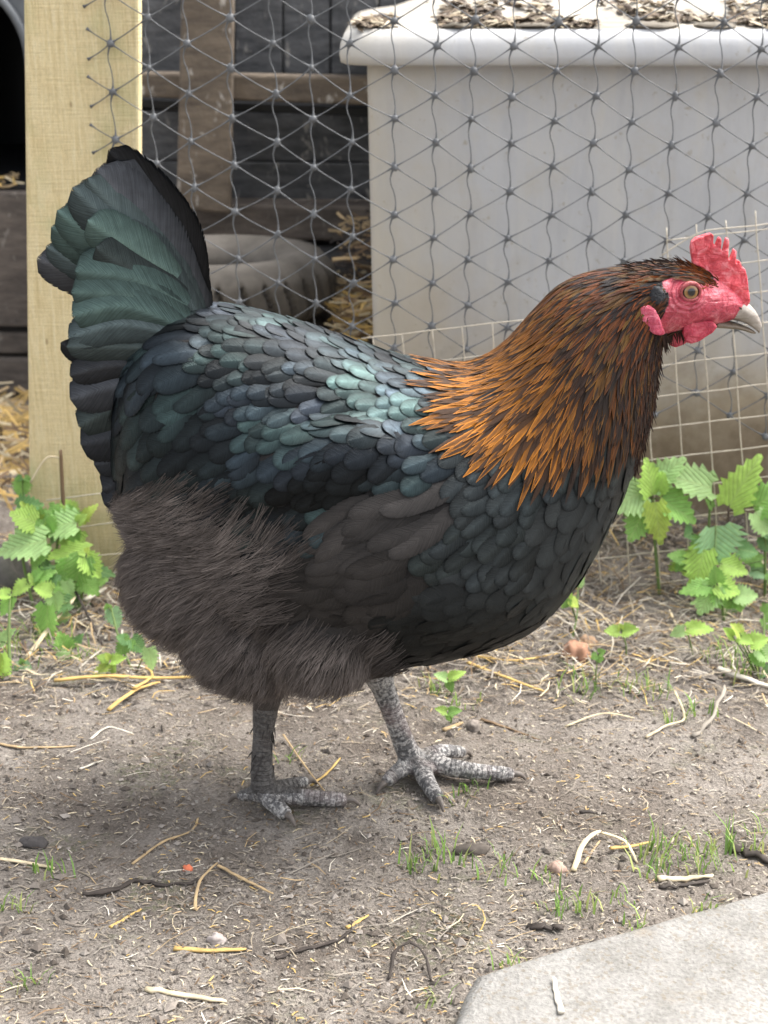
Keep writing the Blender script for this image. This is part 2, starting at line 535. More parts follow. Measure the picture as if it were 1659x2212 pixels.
for sgn in (1, -1):
    seen = set()
    for k0 in KS:
        for j0 in JS:
            line, k, j = [], k0, j0
            if (k0, j0) in seen: continue
            # only start where the line enters the sheet
            def step(k, j, d):
                if sgn > 0: return (k + d, j + (1 if (k % 2) else 0)) if d > 0 else (k + d, j - (0 if (k % 2) else 1))
                return (k + d, j - (0 if (k % 2) else 1)) if d > 0 else (k + d, j + (1 if (k % 2) else 0))
            pk, pj = step(k, j, -1)
            if pk in KS and pj in JS: continue
            while k in KS and j in JS:
                seen.add((k, j))
                p = node(k, j)
                if p.z > 0.16: line.append(p)
                k, j = step(k, j, 1)
            if len(line) >= 2:
                if abs(line[0].x - node(-3, 0).x) < 0.01:        # cut ends that stick out past the post's staples
                    d = (line[0] - line[1]) * 0.62
                    line = [line[0] + d] + line
                strand(line, False, 'diagonal_strand')

# ------------------------------------------------------------------ welded wire mesh in front of the netting
YW = YN - 0.022
wiremesh = empty('wire_mesh', Vector((0.2, YW, 0.0)))
tag(wiremesh, 'low square wire mesh leaning on the foot of the netting', 'wire mesh')
def vrow(u, j): return 999 - (u - 1355) * 0.118 + j * 67
def wob(u, v, a=2.2): return a * noise.noise(Vector((u * 0.012, v * 0.012, 4.0)))
def wire(name, uv, r=0.00066):
    pts = [P(u + wob(u, v), v + wob(v, u + 77), YW + 0.004 * noise.noise(Vector((u * .004, v * .004, 1)))) for u, v in uv]
    v, f = tube(pts, r, 6)
    mb = MB(); mb.add(v, f)
    return mb.build(name, M_wire, wiremesh)
for j in range(-7, 6):
    if j <= -6: us = np.arange(1440, 1760, 16)
    else: us = np.arange(100 if j > -2 else 780, 1760, 16)
    wire('horizontal_wire', [(u, vrow(u, j)) for u in us])
wire('horizontal_wire', [(u, 484 + 0.105 * (1659 - u) if u > 1530 else 497.5 + (1530 - u) ** 1.35 * 0.11) for u in range(1430, 1760, 12)], 0.0007)
for i in range(-17, 8):
    ub = 1452 + i * 64.5
    top = -5
    if ub > 1440: top = -7.4
    elif ub < 800: top = -2.2
    if ub < 60: continue
    if 230 < ub < 770: top = -1.0
    if ub > 1640: top = -7.6
    uv = [(ub + 10 - (top - (-5)) * 0 + (jj + 5) * 4.6 - 12, vrow(ub, jj)) for jj in np.arange(top, 4.6, 0.3)]
    wire('vertical_wire', uv)

# ------------------------------------------------------------------ pale plastic tub behind the netting
tub = empty('plastic_tub', Vector((0.35, 1.62, 0.0)))
tag(tub, 'large weathered pale grey plastic tub with dirty rim behind netting', 'tub')
xl_top, xl_bot = P(792, 132, 1.60).x, P(838, 800, 1.645).x - 0.012
xr = 1.05
def wall_ring(z, x0, y0, r=0.03, x1=xr, y1=2.25, n=6):
    pts = []
    for cx, cy, a0_ in ((x0 + r, y0 + r, math.pi), (x1 - r, y0 + r, 1.5 * math.pi), (x1 - r, y1 - r, 0), (x0 + r, y1 - r, 0.5 * math.pi)):
        for k in range(n + 1):
            a = a0_ + k / n * math.pi / 2
            pts.append((cx + r * math.cos(a), cy + r * math.sin(a), z))
    return pts
def rings_mesh(rings, cap_last=False):
    n = len(rings[0]); V = [p for r in rings for p in r]; F = []
    for i in range(len(rings) - 1):
        for k in range(n):
            F.append((i * n + k, i * n + (k + 1) % n, (i + 1) * n + (k + 1) % n, (i + 1) * n + k))
    if cap_last: F.append(tuple((len(rings) - 1) * n + k for k in range(n)))
    return V, F
zt = P(900, 132, 1.59).z
rings = []
for i in range(15):
    t = i / 14
    rings.append(wall_ring(-0.02 + (zt + 0.02) * t, xl_bot + (xl_top - xl_bot) * t, 1.648 - 0.045 * t))
mb = MB(); v, f = rings_mesh(rings); mb.add(v, f)
mb.build('wall', M_tub, tub)
xr0 = P(733, 90, 1.575).x
z2 = P(900, 66, 1.575).z
lip = []
for dz, dx, in ((0.0, 0.012), (-0.004, 0.004), (-0.002, 0.0), (0.006, -0.001), (0.016, 0.0), (z2 - zt - 0.004, 0.004), (z2 - zt + 0.001, 0.012)):
    lip.append(wall_ring(zt + dz, xr0 + dx, 1.572 + dx, 0.04))
mb = MB(); v, f = rings_mesh(lip); mb.add(v, f)
mb.build('rim', M_tub, tub)
lid = []
for d, z in ((0.0125, 0.0005), (0.03, 0.004), (0.06, 0.008), (0.09, 0.018), (0.13, 0.026), (0.2, 0.03)):
    lid.append(wall_ring(z2 + z, xr0 + d, 1.572 + d, 0.04))
M_lid = mat_old_wood('dirty_lid', (0.30, 0.26, 0.2), (0.42, 0.4, 0.36))
mb = MB(); v, f = rings_mesh(lid, True); mb.add(v, f)
mb.build('lid', M_lid, tub)

# dirt, wood chips and chaff lying on the lid
mb = MB()
r = random.Random(3)
def lid_z(x, y):
    d = min(x - xr0, y - 1.572)
    return z2 + float(np.interp(d, [0.0125, 0.03, 0.06, 0.09, 0.13, 0.2], [0.0005, 0.004, 0.008, 0.018, 0.026, 0.03]))
for n_ in range(2600):
    x, y = r.uniform(xr0 + 0.015, 0.62), 1.572 + 0.016 + abs(r.gauss(0, 0.055))
    if noise.noise(Vector((x * 14, y * 10, 2))) + 0.25 * (x < xr0 + 0.22) < 0.02: continue
    z = lid_z(x, y) + r.uniform(0, 0.006)
    L = r.uniform(0.003, 0.011); w = r.uniform(0.001, 0.003); a = r.uniform(0, math.pi)
    d = Vector((math.cos(a), math.sin(a), r.uniform(-.3, .5))) * L; s = Vector((-math.sin(a), math.cos(a), r.uniform(-.5, .5))) * w
    p = Vector((x, y, z)); n3 = Vector((0, 0, w * 0.8))
    c = r.choice([(0.07, 0.05, 0.035), (0.13, 0.095, 0.065), (0.22, 0.17, 0.11), (0.42, 0.36, 0.26), (0.1, 0.075, 0.05)])
    mb.add([p - d - s, p + d - s, p + d + s, p - d + s, p + n3], [(0, 1, 4), (1, 2, 4), (2, 3, 4), (3, 0, 4)], c)
for uu, rr in ((1455, 0.030), (1180, 0.03), (1000, 0.02), (1600, 0.022)):        # caked mud patches
    p = G(uu, 46, z2 + 0.012)
    p = Vector((p.x, 1.60, lid_z(p.x, 1.60)))
    v, f = ellipsoid(p, rr, 0.02, 0.004, 0, 14, 8)
    v = [Vector(q) + Vector((0, 0, 0.003 * noise.noise(Vector(q) * 90))) + Vector((0.006 * noise.noise(Vector(q) * 40), 0, 0)) for q in v]
    mb.add(v, f, (0.15, 0.13, 0.1))
tag(mb.build('lid_debris', M_litter, None, False), 'brown dirt and chaff lying on the lid of the pale tub', 'debris', None, 'stuff')

# ------------------------------------------------------------------ old coop behind the netting: sleepers, rail, upright, dark boards
coop = empty('timber_coop', Vector((-0.3, 2.2, 0.0)))
tag(coop, 'dark old timber coop behind the netting, built of stained boards', 'coop')
for q_, y0, m in ((( -700, 706), 2.20, M_sleeper), ((716, 762), 2.206, M_sleeper), ((772, 850), 2.198, M_sleeper)):
    lo_, hi_ = (412, 704) if q_[0] < 0 else q_
    slab_between('sleeper', [(-700, lo_), (330, lo_ + 4), (330, hi_ + 4), (-700, hi_)], y0, y0 + 0.1, m, coop, 0.004)
slab_between('sleeper', [(332, 441), (900, 447), (900, 523), (332, 517)], 2.19, 2.29, M_sleeper, coop, 0.005)
slab_between('sleeper', [(332, 530), (900, 534), (900, 640), (332, 640)], 2.21, 2.30, M_darkboard, coop, 0.005)
slab_between('sleeper', [(332, 648), (900, 652), (900, 900), (332, 900)], 2.205, 2.30, M_sleeper, coop, 0.005)
slab_between('rail_and_gap', [(250, 156), (920, 168), (920, 232), (250, 208)], 2.16, 2.2, M_plank, coop, 0.004)
slab_between('rail_and_gap', [(250, 212), (920, 236), (920, 258), (250, 230)], 2.215, 2.24, M_black, coop, 0.002)  # black strip standing in for the shaded gap under the plank
slab_between('upright', [(398, -260), (508, -260), (497, 462), (380, 452)], 2.13, 2.155, M_plank, coop, 0.004)
for k in range(-1, 6):
    u0 = 300 + k * 104
    slab_between('back_board', [(u0, -300), (u0 + 101, -300), (u0 + 101, 240), (u0, 232)], 2.262 + 0.004 * (k % 2), 2.285, M_darkboard, coop, 0.002)
slab_between('back_board', [(270, 238), (900, 250), (900, 350), (270, 345)], 2.264, 2.285, M_darkboard, coop, 0.002)
slab_between('back_board', [(270, 349), (900, 354), (900, 452), (270, 448)], 2.259, 2.285, M_darkboard, coop, 0.002)

slab_between('added_back_panel', [(165, -320), (920, -320), (920, 900), (165, 900)], 2.31, 2.33, M_black, coop, 0.002)  # added behind the boards so no bright sky shows between them

# black plastic shelter whose arched mouth opens left of the post
sh = empty('plastic_shelter', Vector((P(-120, 400, 2.215).x, 2.3, P(-120, 411, 2.215).z)))
tag(sh, 'black plastic shelter with grey arched mouth standing on sleepers left of post', 'shelter')
cx_, zb, R_ = P(-120, 130, 2.215).x, P(0, 411, 2.215).z + 0.001, (P(62, 130, 2.215).x - P(-120, 130, 2.215).x)
zc = P(52, 130, 2.215).z
arch = [Vector((cx_ + R_ * math.cos(a), 0, zc + R_ * math.sin(a))) for a in np.linspace(0, math.pi, 25)]
path = [Vector((cx_ + R_, 0, zb + 0.003))] + arch + [Vector((cx_ - R_, 0, zb + 0.003))]
mb = MB(); v, f = tube([p + Vector((0, 2.215, 0)) for p in path], 0.006, 10); mb.add(v, f); mb.build('arch_rim', M_grey, sh)
mb = MB()
V, F = [], []
for p in path: V += [p + Vector((0, 2.218, 0)), p + Vector((0, 2.75, 0))]
for i in range(len(path) - 1): F.append((2 * i, 2 * i + 1, 2 * i + 3, 2 * i + 2))
F.append(tuple(2 * i + 1 for i in range(len(path))))
mb.add(V, F); mb.build('hood', M_black, sh)
outer = [Vector((cx_ + (p.x - cx_) * 1.5, 0, (zb + 0.003) if p.z < zc - 0.001 else zc + (p.z - zc) * 1.5)) for p in path]
V, F = [], []
for p, o_ in zip(path, outer): V += [p + Vector((0, 2.222, 0)), o_ + Vector((0, 2.222, 0)), o_ + Vector((0, 2.75, 0))]
for i in range(len(path) - 1): F += [(3 * i, 3 * i + 3, 3 * i + 4, 3 * i + 1), (3 * i + 1, 3 * i + 4, 3 * i + 5, 3 * i + 2)]
mb = MB(); mb.add(V, F); mb.build('shell', M_grey, sh, False)
v, f = box((cx_, 2.49, zb + 0.004), (2 * R_ + 0.3, 0.54, 0.007)); mb = MB(); mb.add(v, f); mb.build('floor_panel', M_black, sh, False)

# three tyres lying flat on each other
def tyre(z0, hgt, R, c):
    prof = []
    for t in np.linspace(0, 1, 9):                         # sidewall and tread profile (radius, height)
        prof.append((R - 0.012 * (2 * t - 1) ** 4 * 1.0, z0 + 0.012 + (hgt - 0.024) * t))
    inner = [(R - 0.02, z0 + hgt - 0.003), (R - 0.045, z0 + hgt), (R - 0.075, z0 + hgt - 0.012), (R - 0.085, z0 + hgt - 0.03), (R - 0.085, z0 + 0.03), (R - 0.07, z0 + 0.008), (R - 0.03, z0)]
    prof = prof + inner
    n = 320
    V, F = [], []
    for k in range(n):
        a = 2 * math.pi * k / n
        for i, (r_, z_) in enumerate(prof):
            t = i / 8
            rr = r_
            if 1 <= i <= 7:
                ks = (k + int(8 * t)) % 10
                if ks in (0, 1) and 1 <= i <= 6: rr -= 0.014    # slanting tread grooves
            V.append((c.x + rr * math.cos(a), c.y + rr * math.sin(a), z_))
    m = len(prof)
    for k in range(n):
        for i in range(m):
            F.append((k * m + i, ((k + 1) % n) * m + i, ((k + 1) % n) * m + (i + 1) % m, k * m + (i + 1) % m))
    return V, F
ct = P(470, 640, 1.90); ct = Vector((ct.x, 1.93, 0))
Rt = P(727, 630, 1.93).x - ct.x
zz = 0.012
for hh, dx, lab in ((0.092, 0.0, 'worn rubber tyre at the bottom of the stack behind the hen'), (0.088, -0.008, 'worn rubber tyre in the middle of the stack behind the hen'), (0.085, 0.0, 'dusty grey tyre with slanting tread on top of the stack')):
    v, f = tyre(zz, hh, Rt, ct + Vector((dx, dx * 0.5, 0)))
    mb = MB(); mb.add(v, f); t_ = mb.build('worn_tyre', M_tyre)
    tag(t_, lab, 'tyre', 'tyres in the stack')
    zz += hh + 0.0005

# ------------------------------------------------------------------ the hen
YH = 1.055                                                 # her middle plane
foot_n, foot_f = G(572, 1742), G(905, 1676)
hen = empty('hen', Vector((G(740, 1720).x, YH, 0)))
tag(hen, 'black hen with green sheen, copper neck feathers and red comb', 'hen')

def mat_feather(name, rough=0.42, metal=0.55, barb=True, spec=0.5):
    t = NT(name)
    a = t.attr()
    uv = t.new('ShaderNodeUVMap').outputs[0]
    s = t.sep(uv)
    if barb:                                               # fine barbs slanting off the shaft
        ph = t.math('ADD', t.math('MULTIPLY', s[1], 150.0), t.math('MULTIPLY', t.math('ABSOLUTE', s[0]), -34.0))
        cb = t.new('ShaderNodeCombineXYZ'); t.l.new(ph, cb.inputs[0]); t.l.new(t.math('MULTIPLY', s[0], 1.5), cb.inputs[1])
        ad = t.new('ShaderNodeVectorMath', operation='MULTIPLY_ADD')
        t.l.new(t.coord(), ad.inputs[0]); ad.inputs[1].default_value = (30, 30, 30); t.l.new(cb.outputs[0], ad.inputs[2])
        n = t.noise(0.45, 3, 0.6, ad.outputs[0])
        t.bump(n, 0.0006, 0.5)
        a = t.mix(0.55, a, t.ramp(n, [(0.25, 0.45), (0.5, 1.0), (0.75, 1.6)]), 'MULTIPLY')
        a = t.mix(0.3, a, t.ramp(t.noise(120, 3, 0.6, t.coord()), [(0.3, 0.55), (0.7, 1.45)]), 'MULTIPLY')
    if barb:                                               # barbs part along the rim
        edge = t.ramp(t.math('ABSOLUTE', s[0]), [(0.62, 0.0), (1.0, 0.62)])
        tipe = t.ramp(s[1], [(0.84, 0.0), (1.0, 0.58)])
        lim = t.math('ADD', t.math('MAXIMUM', edge, tipe), 0.0)
        t.set('Alpha', t.math('GREATER_THAN', t.math('ADD', n, 0.12), lim))
    t.set('Base Color', a); t.set('Roughness', rough); t.set('Metallic', metal); t.set('Specular IOR Level', spec)
    return t.m
M_feather = mat_feather('glossy_black_feather', 0.36, 0.6, True, 0.22)
M_matt = mat_feather('matt_dark_feather', 0.58, 0.2, True, 0.22)
M_hackle = mat_feather('copper_hackle', 0.55, 0.1, True, 0.18)
M_under = mat_plain('dark_skin_down', (0.013, 0.012, 0.012), 0.9, 0, 0.2, 200, 0.2)
M_fluffbase = mat_plain('brown_down', (0.07, 0.06, 0.054), 0.95, 0, 0.3, 200, 0.1)
M_fluff = mat_vcol('brown_fluff', 0.85, 0.15)
def mat_skin(name, c0, c1, c2, scale=130, rough=0.42, mask=False, rings=None):
    t = NT(name)
    co = t.coord()
    n = t.noise(scale, 5, 0.65, co, 0.8)
    n2 = t.noise(48, 3, 0.6, co)
    c = t.ramp(n, [(0.3, c0), (0.5, c1), (0.72, c2)])
    c = t.mix(0.45, c, t.ramp(n2, [(0.3, 0.65), (0.7, 1.3)]), 'MULTIPLY')
    v = t.voro(430, co)
    if mask:
        fmk = t.sep(t.attr('facemask'))[0]
        c = t.mix(t.ramp(t.math('ADD', fmk, t.math('MULTIPLY', t.math('SUBTRACT', t.noise(500, 2, 0.5, co), 0.5), 0.5)), [(0.35, 0.0), (0.6, 1.0)]), (0.018, 0.013, 0.012), c)
    t.set('Base Color', c); t.set('Roughness', rough); t.set('Specular IOR Level', 0.45)
    t.set('Subsurface Weight', 0.25); t.b.inputs['Subsurface Radius'].default_value = (0.006, 0.0015, 0.001); t.set('Subsurface Scale', 0.5)
    h = t.math('ADD', t.math('MULTIPLY', n, 1.5), t.math('MULTIPLY', v, 0.22))
    h = t.math('ADD', h, t.math('MULTIPLY', t.noise(55, 4, 0.6, t.coord((0.5, 1, 2.2)), 1.2), 1.6))
    if rings is not None:                                  # creases circling the eye
        dn = t.new('ShaderNodeVectorMath', operation='DISTANCE'); t.l.new(co, dn.inputs[0]); dn.inputs[1].default_value = rings
        dd = t.math('ADD', dn.outputs['Value'], t.math('MULTIPLY', n2, 0.004))
        h = t.math('ADD', h, t.math('MULTIPLY', t.math('SINE', t.math('MULTIPLY', dd, 1900.0)), t.ramp(dd, [(0.0, 0.45), (0.012, 0.4), (0.02, 0.0)])))
    t.bump(h, 0.0016, 0.9)
    return t.m
eye_guess = P(1491, 630, YH - 0.024)
M_face = mat_skin('red_face_skin', (0.24, 0.02, 0.036), (0.46, 0.052, 0.082), (0.68, 0.22, 0.25), mask=True, rings=tuple(eye_guess), rough=0.36)
M_comb = mat_skin('red_comb_skin', (0.40, 0.022, 0.035), (0.64, 0.075, 0.095), (0.80, 0.27, 0.29))
M_wattle = mat_skin('wattle_skin', (0.34, 0.02, 0.045), (0.5, 0.045, 0.08), (0.62, 0.13, 0.16))
M_lobe = mat_skin('earlobe_skin', (0.36, 0.03, 0.065), (0.55, 0.075, 0.13), (0.72, 0.26, 0.32), 200)
def mat_leg(name='scaly_leg', dk=1.0):
    t = NT(name)
    co = t.coord()
    al = t.sep(t.attr('along'))
    wob_ = t.math('MULTIPLY', t.math('SUBTRACT', t.noise(130, 2, 0.5, co), 0.5), 0.004)
    band = t.math('ADD', t.math('MULTIPLY', t.math('ADD', al[0], wob_), 240.0), t.math('MULTIPLY', al[1], 17.0))
    fr = t.math('FRACT', band); idn = t.math('FLOOR', band)
    wn_ = t.new('ShaderNodeTexWhiteNoise', noise_dimensions='1D'); t.l.new(idn, wn_.inputs['W'])
    side = t.noise(360, 2, 0.6, co)
    n = t.noise(70, 4, 0.65, co)
    gap = t.ramp(fr, [(0.0, 1.0), (0.14, 0.0), (0.9, 0.0), (1.0, 1.0)])
    c = t.ramp(n, [(0.3, (0.045, 0.042, 0.042)), (0.5, (0.10, 0.096, 0.095)), (0.72, (0.2, 0.19, 0.185))])
    dry = t.math('MULTIPLY', t.ramp(t.math('ADD', t.math('MULTIPLY', wn_.outputs[0], 0.14), side), [(0.52, 0.0), (0.64, 0.95)]), t.ramp(n, [(0.3, 0.3), (0.6, 1.0)]))
    c = t.mix(dry, c, (0.44, 0.42, 0.395))
    c = t.mix(t.ramp(t.noise(28, 3, 0.5, co), [(0.5, 0), (0.75, 0.6)]), c, (0.30, 0.21, 0.195))
    c = t.mix(t.math('MULTIPLY', gap, t.ramp(side, [(0.4, 0.05), (0.62, 0.42)])), c, (0.035, 0.03, 0.028))
    c = t.mix(t.ramp(t.noise(45, 4, 0.7, t.coord((1, 1, 1.2))), [(0.55, 0), (0.7, 0.6)]), c, (0.13, 0.107, 0.087))
    e = t.math('SUBTRACT', 1.0, gap)
    if dk < 1: c = t.mix(0.8, c, (0.05, 0.044, 0.04))
    t.set('Base Color', c); t.set('Roughness', 0.65)
    t.bump(t.math('ADD', t.math('MULTIPLY', e, 0.5), t.math('MULTIPLY', side, 1.4)), 0.0014, 1.0)
    return t.m
M_leg = mat_leg(); M_leg_muddy = mat_leg('muddy_leg', 0.5)

def S(u, v):                                               # picture point on her middle plane -> (X, Z)
    p = P(u, v, YH); return np.array((p.x, p.z))
def loft(st, n=44, m=7, ysh=0.0, egg=0.0):
    """closed surface through stations ((top u,v), (bottom u,v), half width in metres)"""
    rows = smooth_path([np.concatenate([S(*a), S(*b), [w]]) for a, b, w in st], m)
    V, F = [], []
    for r in rows:
        c, h = (r[0:2] + r[2:4]) / 2, (r[0:2] - r[2:4]) / 2
        for k in range(n):
            t = 2 * math.pi * k / n
            y = math.sin(t); z = math.cos(t)
            wy = max(r[4], 0.0008) * y * (1 - egg * z)
            V.append((c[0] + h[0] * z, YH + ysh + wy, c[1] + h[1] * z))
    R = len(rows)
    for i in range(R - 1):
        for k in range(n):
            F.append((i * n + k, i * n + (k + 1) % n, (i + 1) * n + (k + 1) % n, (i + 1) * n + k))
    F.append(tuple(range(n))[::-1]); F.append(tuple((R - 1) * n + k for k in range(n)))
    return V, F

trunk = loft([
    ((288, 728), (248, 925), 0.030), ((385, 668), (258, 1050), 0.056), ((500, 664), (300, 1175), 0.073), ((620, 692), (390, 1300), 0.085),
    ((730, 728), (560, 1390), 0.092), ((830, 764), (770, 1422), 0.096), ((920, 786), (968, 1402), 0.094), ((1000, 794), (1120, 1356), 0.086),
    ((1060, 772), (1222, 1272), 0.075), ((1110, 730), (1305, 1140), 0.063), ((1158, 674), (1370, 995), 0.052), ((1210, 622), (1404, 880), 0.042),
    ((1270, 594), (1418, 785), 0.034), ((1340, 580), (1432, 726), 0.0285), ((1410, 572), (1470, 712), 0.0265), ((1475, 572), (1515, 704), 0.0245),
    ((1530, 588), (1550, 698), 0.020), ((1575, 612), (1580, 690), 0.0135), ((1604, 642), (1602, 684), 0.008)], egg=0.06)
parts = [trunk]
def near_ell(u, v, a, b, yoff, ry, rot):                   # picture ellipse placed at lateral offset yoff (and its mirror)
    p = P(u, v, YH - yoff); sc = p.y / FOC / cp
    for sg in (-1, 1):
        parts.append(ellipsoid((p.x, YH + sg * yoff, p.z), a * sc, ry, b * sc, rot))
near_ell(660, 1020, 230, 115, 0.064, 0.030, math.radians(14))      # folded wings
near_ell(560, 985, 200, 110, 0.052, 0.030, math.radians(20))
near_ell(400, 880, 130, 160, 0.030, 0.034, math.radians(-15))      # saddle
near_ell(520, 1375, 140, 112, 0.034, 0.044, math.radians(-30))
near_ell(690, 1370, 130, 125, 0.052, 0.040, math.radians(-20))     # thighs
near_ell(455, 1235, 190, 170, 0.030, 0.048, math.radians(25))      # rear fluff
near_ell(960, 1240, 230, 150, 0.050, 0.046, math.radians(10))      # breast
# legs: hock to foot, then toes; rings of scutes show as a rippled radius
def toe(pts, r0, r1, rings=9):
    pa = smooth_path(pts, 8)
    n = len(pa)
    rad = [(r0 + (r1 - r0) * i / (n - 1)) * (1 + 0.045 * math.sin(i / (n - 1) * rings * 2 * math.pi)) for i in range(n)]
    rad[-1] *= 0.5
    return tube([Vector(p) for p in pa], rad, 14)
def up(p, z): return Vector((p.x, p.y, z))
yn, yf = foot_n.y, foot_f.y
an, af = up(foot_n, 0.016), up(foot_f, 0.018)
parts.append(tube([Vector(p) for p in smooth_path([P(600, 1400, yn + 0.005), P(578, 1500, yn), P(568, 1590, yn), P(566, 1660, yn), an], 5)],
                  list(np.interp(np.linspace(0, 1, 21), [0, .3, .5, .75, 1], [0.021, 0.0105, 0.008, 0.009, 0.0112])), 16))
parts.append(tube([Vector(p) for p in smooth_path([P(790, 1380, yf - 0.005), P(822, 1470, yf), P(856, 1560, yf), P(884, 1630, yf), af], 5)],
                  list(np.interp(np.linspace(0, 1, 21), [0, .3, .5, .75, 1], [0.020, 0.0095, 0.0084, 0.0098, 0.0122])), 16))
claws = []
leg_paths = [smooth_path([P(578, 1500, yn), P(568, 1590, yn), P(566, 1660, yn), an], 8), smooth_path([P(822, 1470, yf), P(856, 1560, yf), P(884, 1630, yf), af], 8)]
def foot(a, toes, r0):
    for (u, v, mid_lift, r_end, uvm) in toes:
        e = G(u, v); e.z = 0.0065
        m = G(*uvm); m.z = 0.009 + mid_lift
        parts.append(toe([a - Vector((0, 0, 0.004)), m, e], r0, r_end)); leg_paths.append(smooth_path([a - Vector((0, 0, 0.004)), m, e], 8))
        d = (e - m).normalized()
        claws.append([e - d * 0.003, e + d * 0.004 + Vector((0, 0, 0.0005)), e + d * 0.009 - Vector((0, 0, 0.004))])
foot(an, [(752, 1744, 0.001, 0.0058, (655, 1746)), (622, 1778, 0.001, 0.0058, (592, 1760)), (665, 1703, 0.001, 0.0048, (620, 1722)), (515, 1736, 0.002, 0.0042, (545, 1742))], 0.0082)
foot(af, [(1112, 1688, 0.001, 0.0056, (1010, 1688)), (948, 1744, 0.001, 0.0058, (922, 1712)), (830, 1708, 0.003, 0.0052, (866, 1690)), (1003, 1640, 0.007, 0.005, (950, 1662))], 0.0088)
body_me = fused('body', parts, 0.0021, 5, 0.5)

# regions of her coat, outlined as seen from the side
FACE = [(1428, 606), (1470, 596), (1505, 604), (1535, 616), (1548, 590), (1552, 560), (1640, 560), (1640, 760), (1545, 706), (1476, 712), (1436, 722), (1424, 690), (1442, 664), (1448, 640), (1434, 622)]
HACKLE = [(1560, 500), (1300, 500), (1120, 640), (1085, 735), (925, 755), (905, 870), (940, 950), (985, 1010), (1070, 1046), (1180, 1060), (1290, 1035), (1345, 985), (1500, 960), (1500, 760), (1430, 725), (1370, 690), (1390, 600), (1470, 590), (1560, 600)]
FLUFF = [(120, 1095), (235, 1085), (330, 1045), (420, 1075), (520, 1130), (640, 1195), (596, 1250), (585, 1290), (572, 1350), (650, 1390), (800, 1396), (822, 1500), (800, 1600), (440, 1600), (100, 1400)]
LEGS_V = 1500
def side_uv(p):
    y = p[1] if p[1] <= YH else 2 * YH - p[1]
    return proj((p[0], y, p[2]))
nv, nf = len(body_me.vertices), len(body_me.polygons)
cen = np.empty(nf * 3); body_me.polygons.foreach_get('center', cen); cen = cen.reshape(-1, 3)
mi = np.zeros(nf, dtype=np.int32)
z_leg = 0.118
for i in range(nf):
    x, y, z = cen[i]
    if z < z_leg:
        u, v = proj(cen[i])
        thin_n = 0.030 > math.hypot(x - np.interp(z, [0, .1], [foot_n.x, P(572, 1530, yn).x]), y - yn)
        if z < 0.03 or (abs(u - np.interp(v, [1460, 1640], [815, 888])) < 60 and v > 1462 and u > 790) or (v > 1535 and u < 700):
            mi[i] = 4 if (u < 650 and v < 1715) else 3; continue
    u, v = side_uv(cen[i])
    if u > 1395 and v < 780: mi[i] = 1
    elif u < 830 and in_poly(u, v, FLUFF): mi[i] = 2
for m in (M_under, M_face, M_fluffbase, M_leg, M_leg_muddy): body_me.materials.append(m)
body_me.polygons.foreach_set('material_index', mi)
fm = np.zeros((nv, 4), dtype=np.float32)
offs = [(a * 4.0 * math.cos(b), a * 4.0 * math.sin(b)) for a in (0, 1, 2) for b in np.linspace(0, 5.5, 8)]
for i, vt in enumerate(body_me.vertices):
    u, v = side_uv(vt.co)
    if u > 1380 and v < 800:
        fm[i, 0] = sum(in_poly(u + a, v + b, FACE) for a, b in offs) / len(offs)
lg = np.zeros((nv, 4), dtype=np.float32)               # how far along shank or toe each point lies
segs = []
for pi, pth in enumerate(leg_paths):
    s0 = 0.0
    for a_, b_ in zip(pth[:-1], pth[1:]):
        segs.append((np.array(a_), np.array(b_), s0, pi)); s0 += float(np.linalg.norm(np.array(b_) - np.array(a_)))
SA, SB = np.array([s_[0] for s_ in segs]), np.array([s_[1] for s_ in segs])
SS, SI = np.array([s_[2] for s_ in segs]), np.array([s_[3] for s_ in segs])
SD = SB - SA; SL = np.linalg.norm(SD, axis=1)
for i, vt in enumerate(body_me.vertices):
    if vt.co.z < 0.14:
        q_ = np.array(vt.co) - SA
        tt_ = np.clip((q_ * SD).sum(1) / SL ** 2, 0, 1)
        dd_ = np.linalg.norm(q_ - SD * tt_[:, None], axis=1)
        k_ = int(dd_.argmin()); lg[i, 0] = SS[k_] + tt_[k_] * SL[k_]; lg[i, 1] = SI[k_] * 0.37
at = body_me.color_attributes.new('along', 'FLOAT_COLOR', 'POINT'); at.data.foreach_set('color', lg.ravel())
at = body_me.color_attributes.new('facemask', 'FLOAT_COLOR', 'POINT'); at.data.foreach_set('color', fm.ravel())
body = obj('body', body_me, hen)
bvh = BVHTree.FromPolygons([v.co.copy() for v in body_me.vertices], [tuple(p.vertices) for p in body_me.polygons])

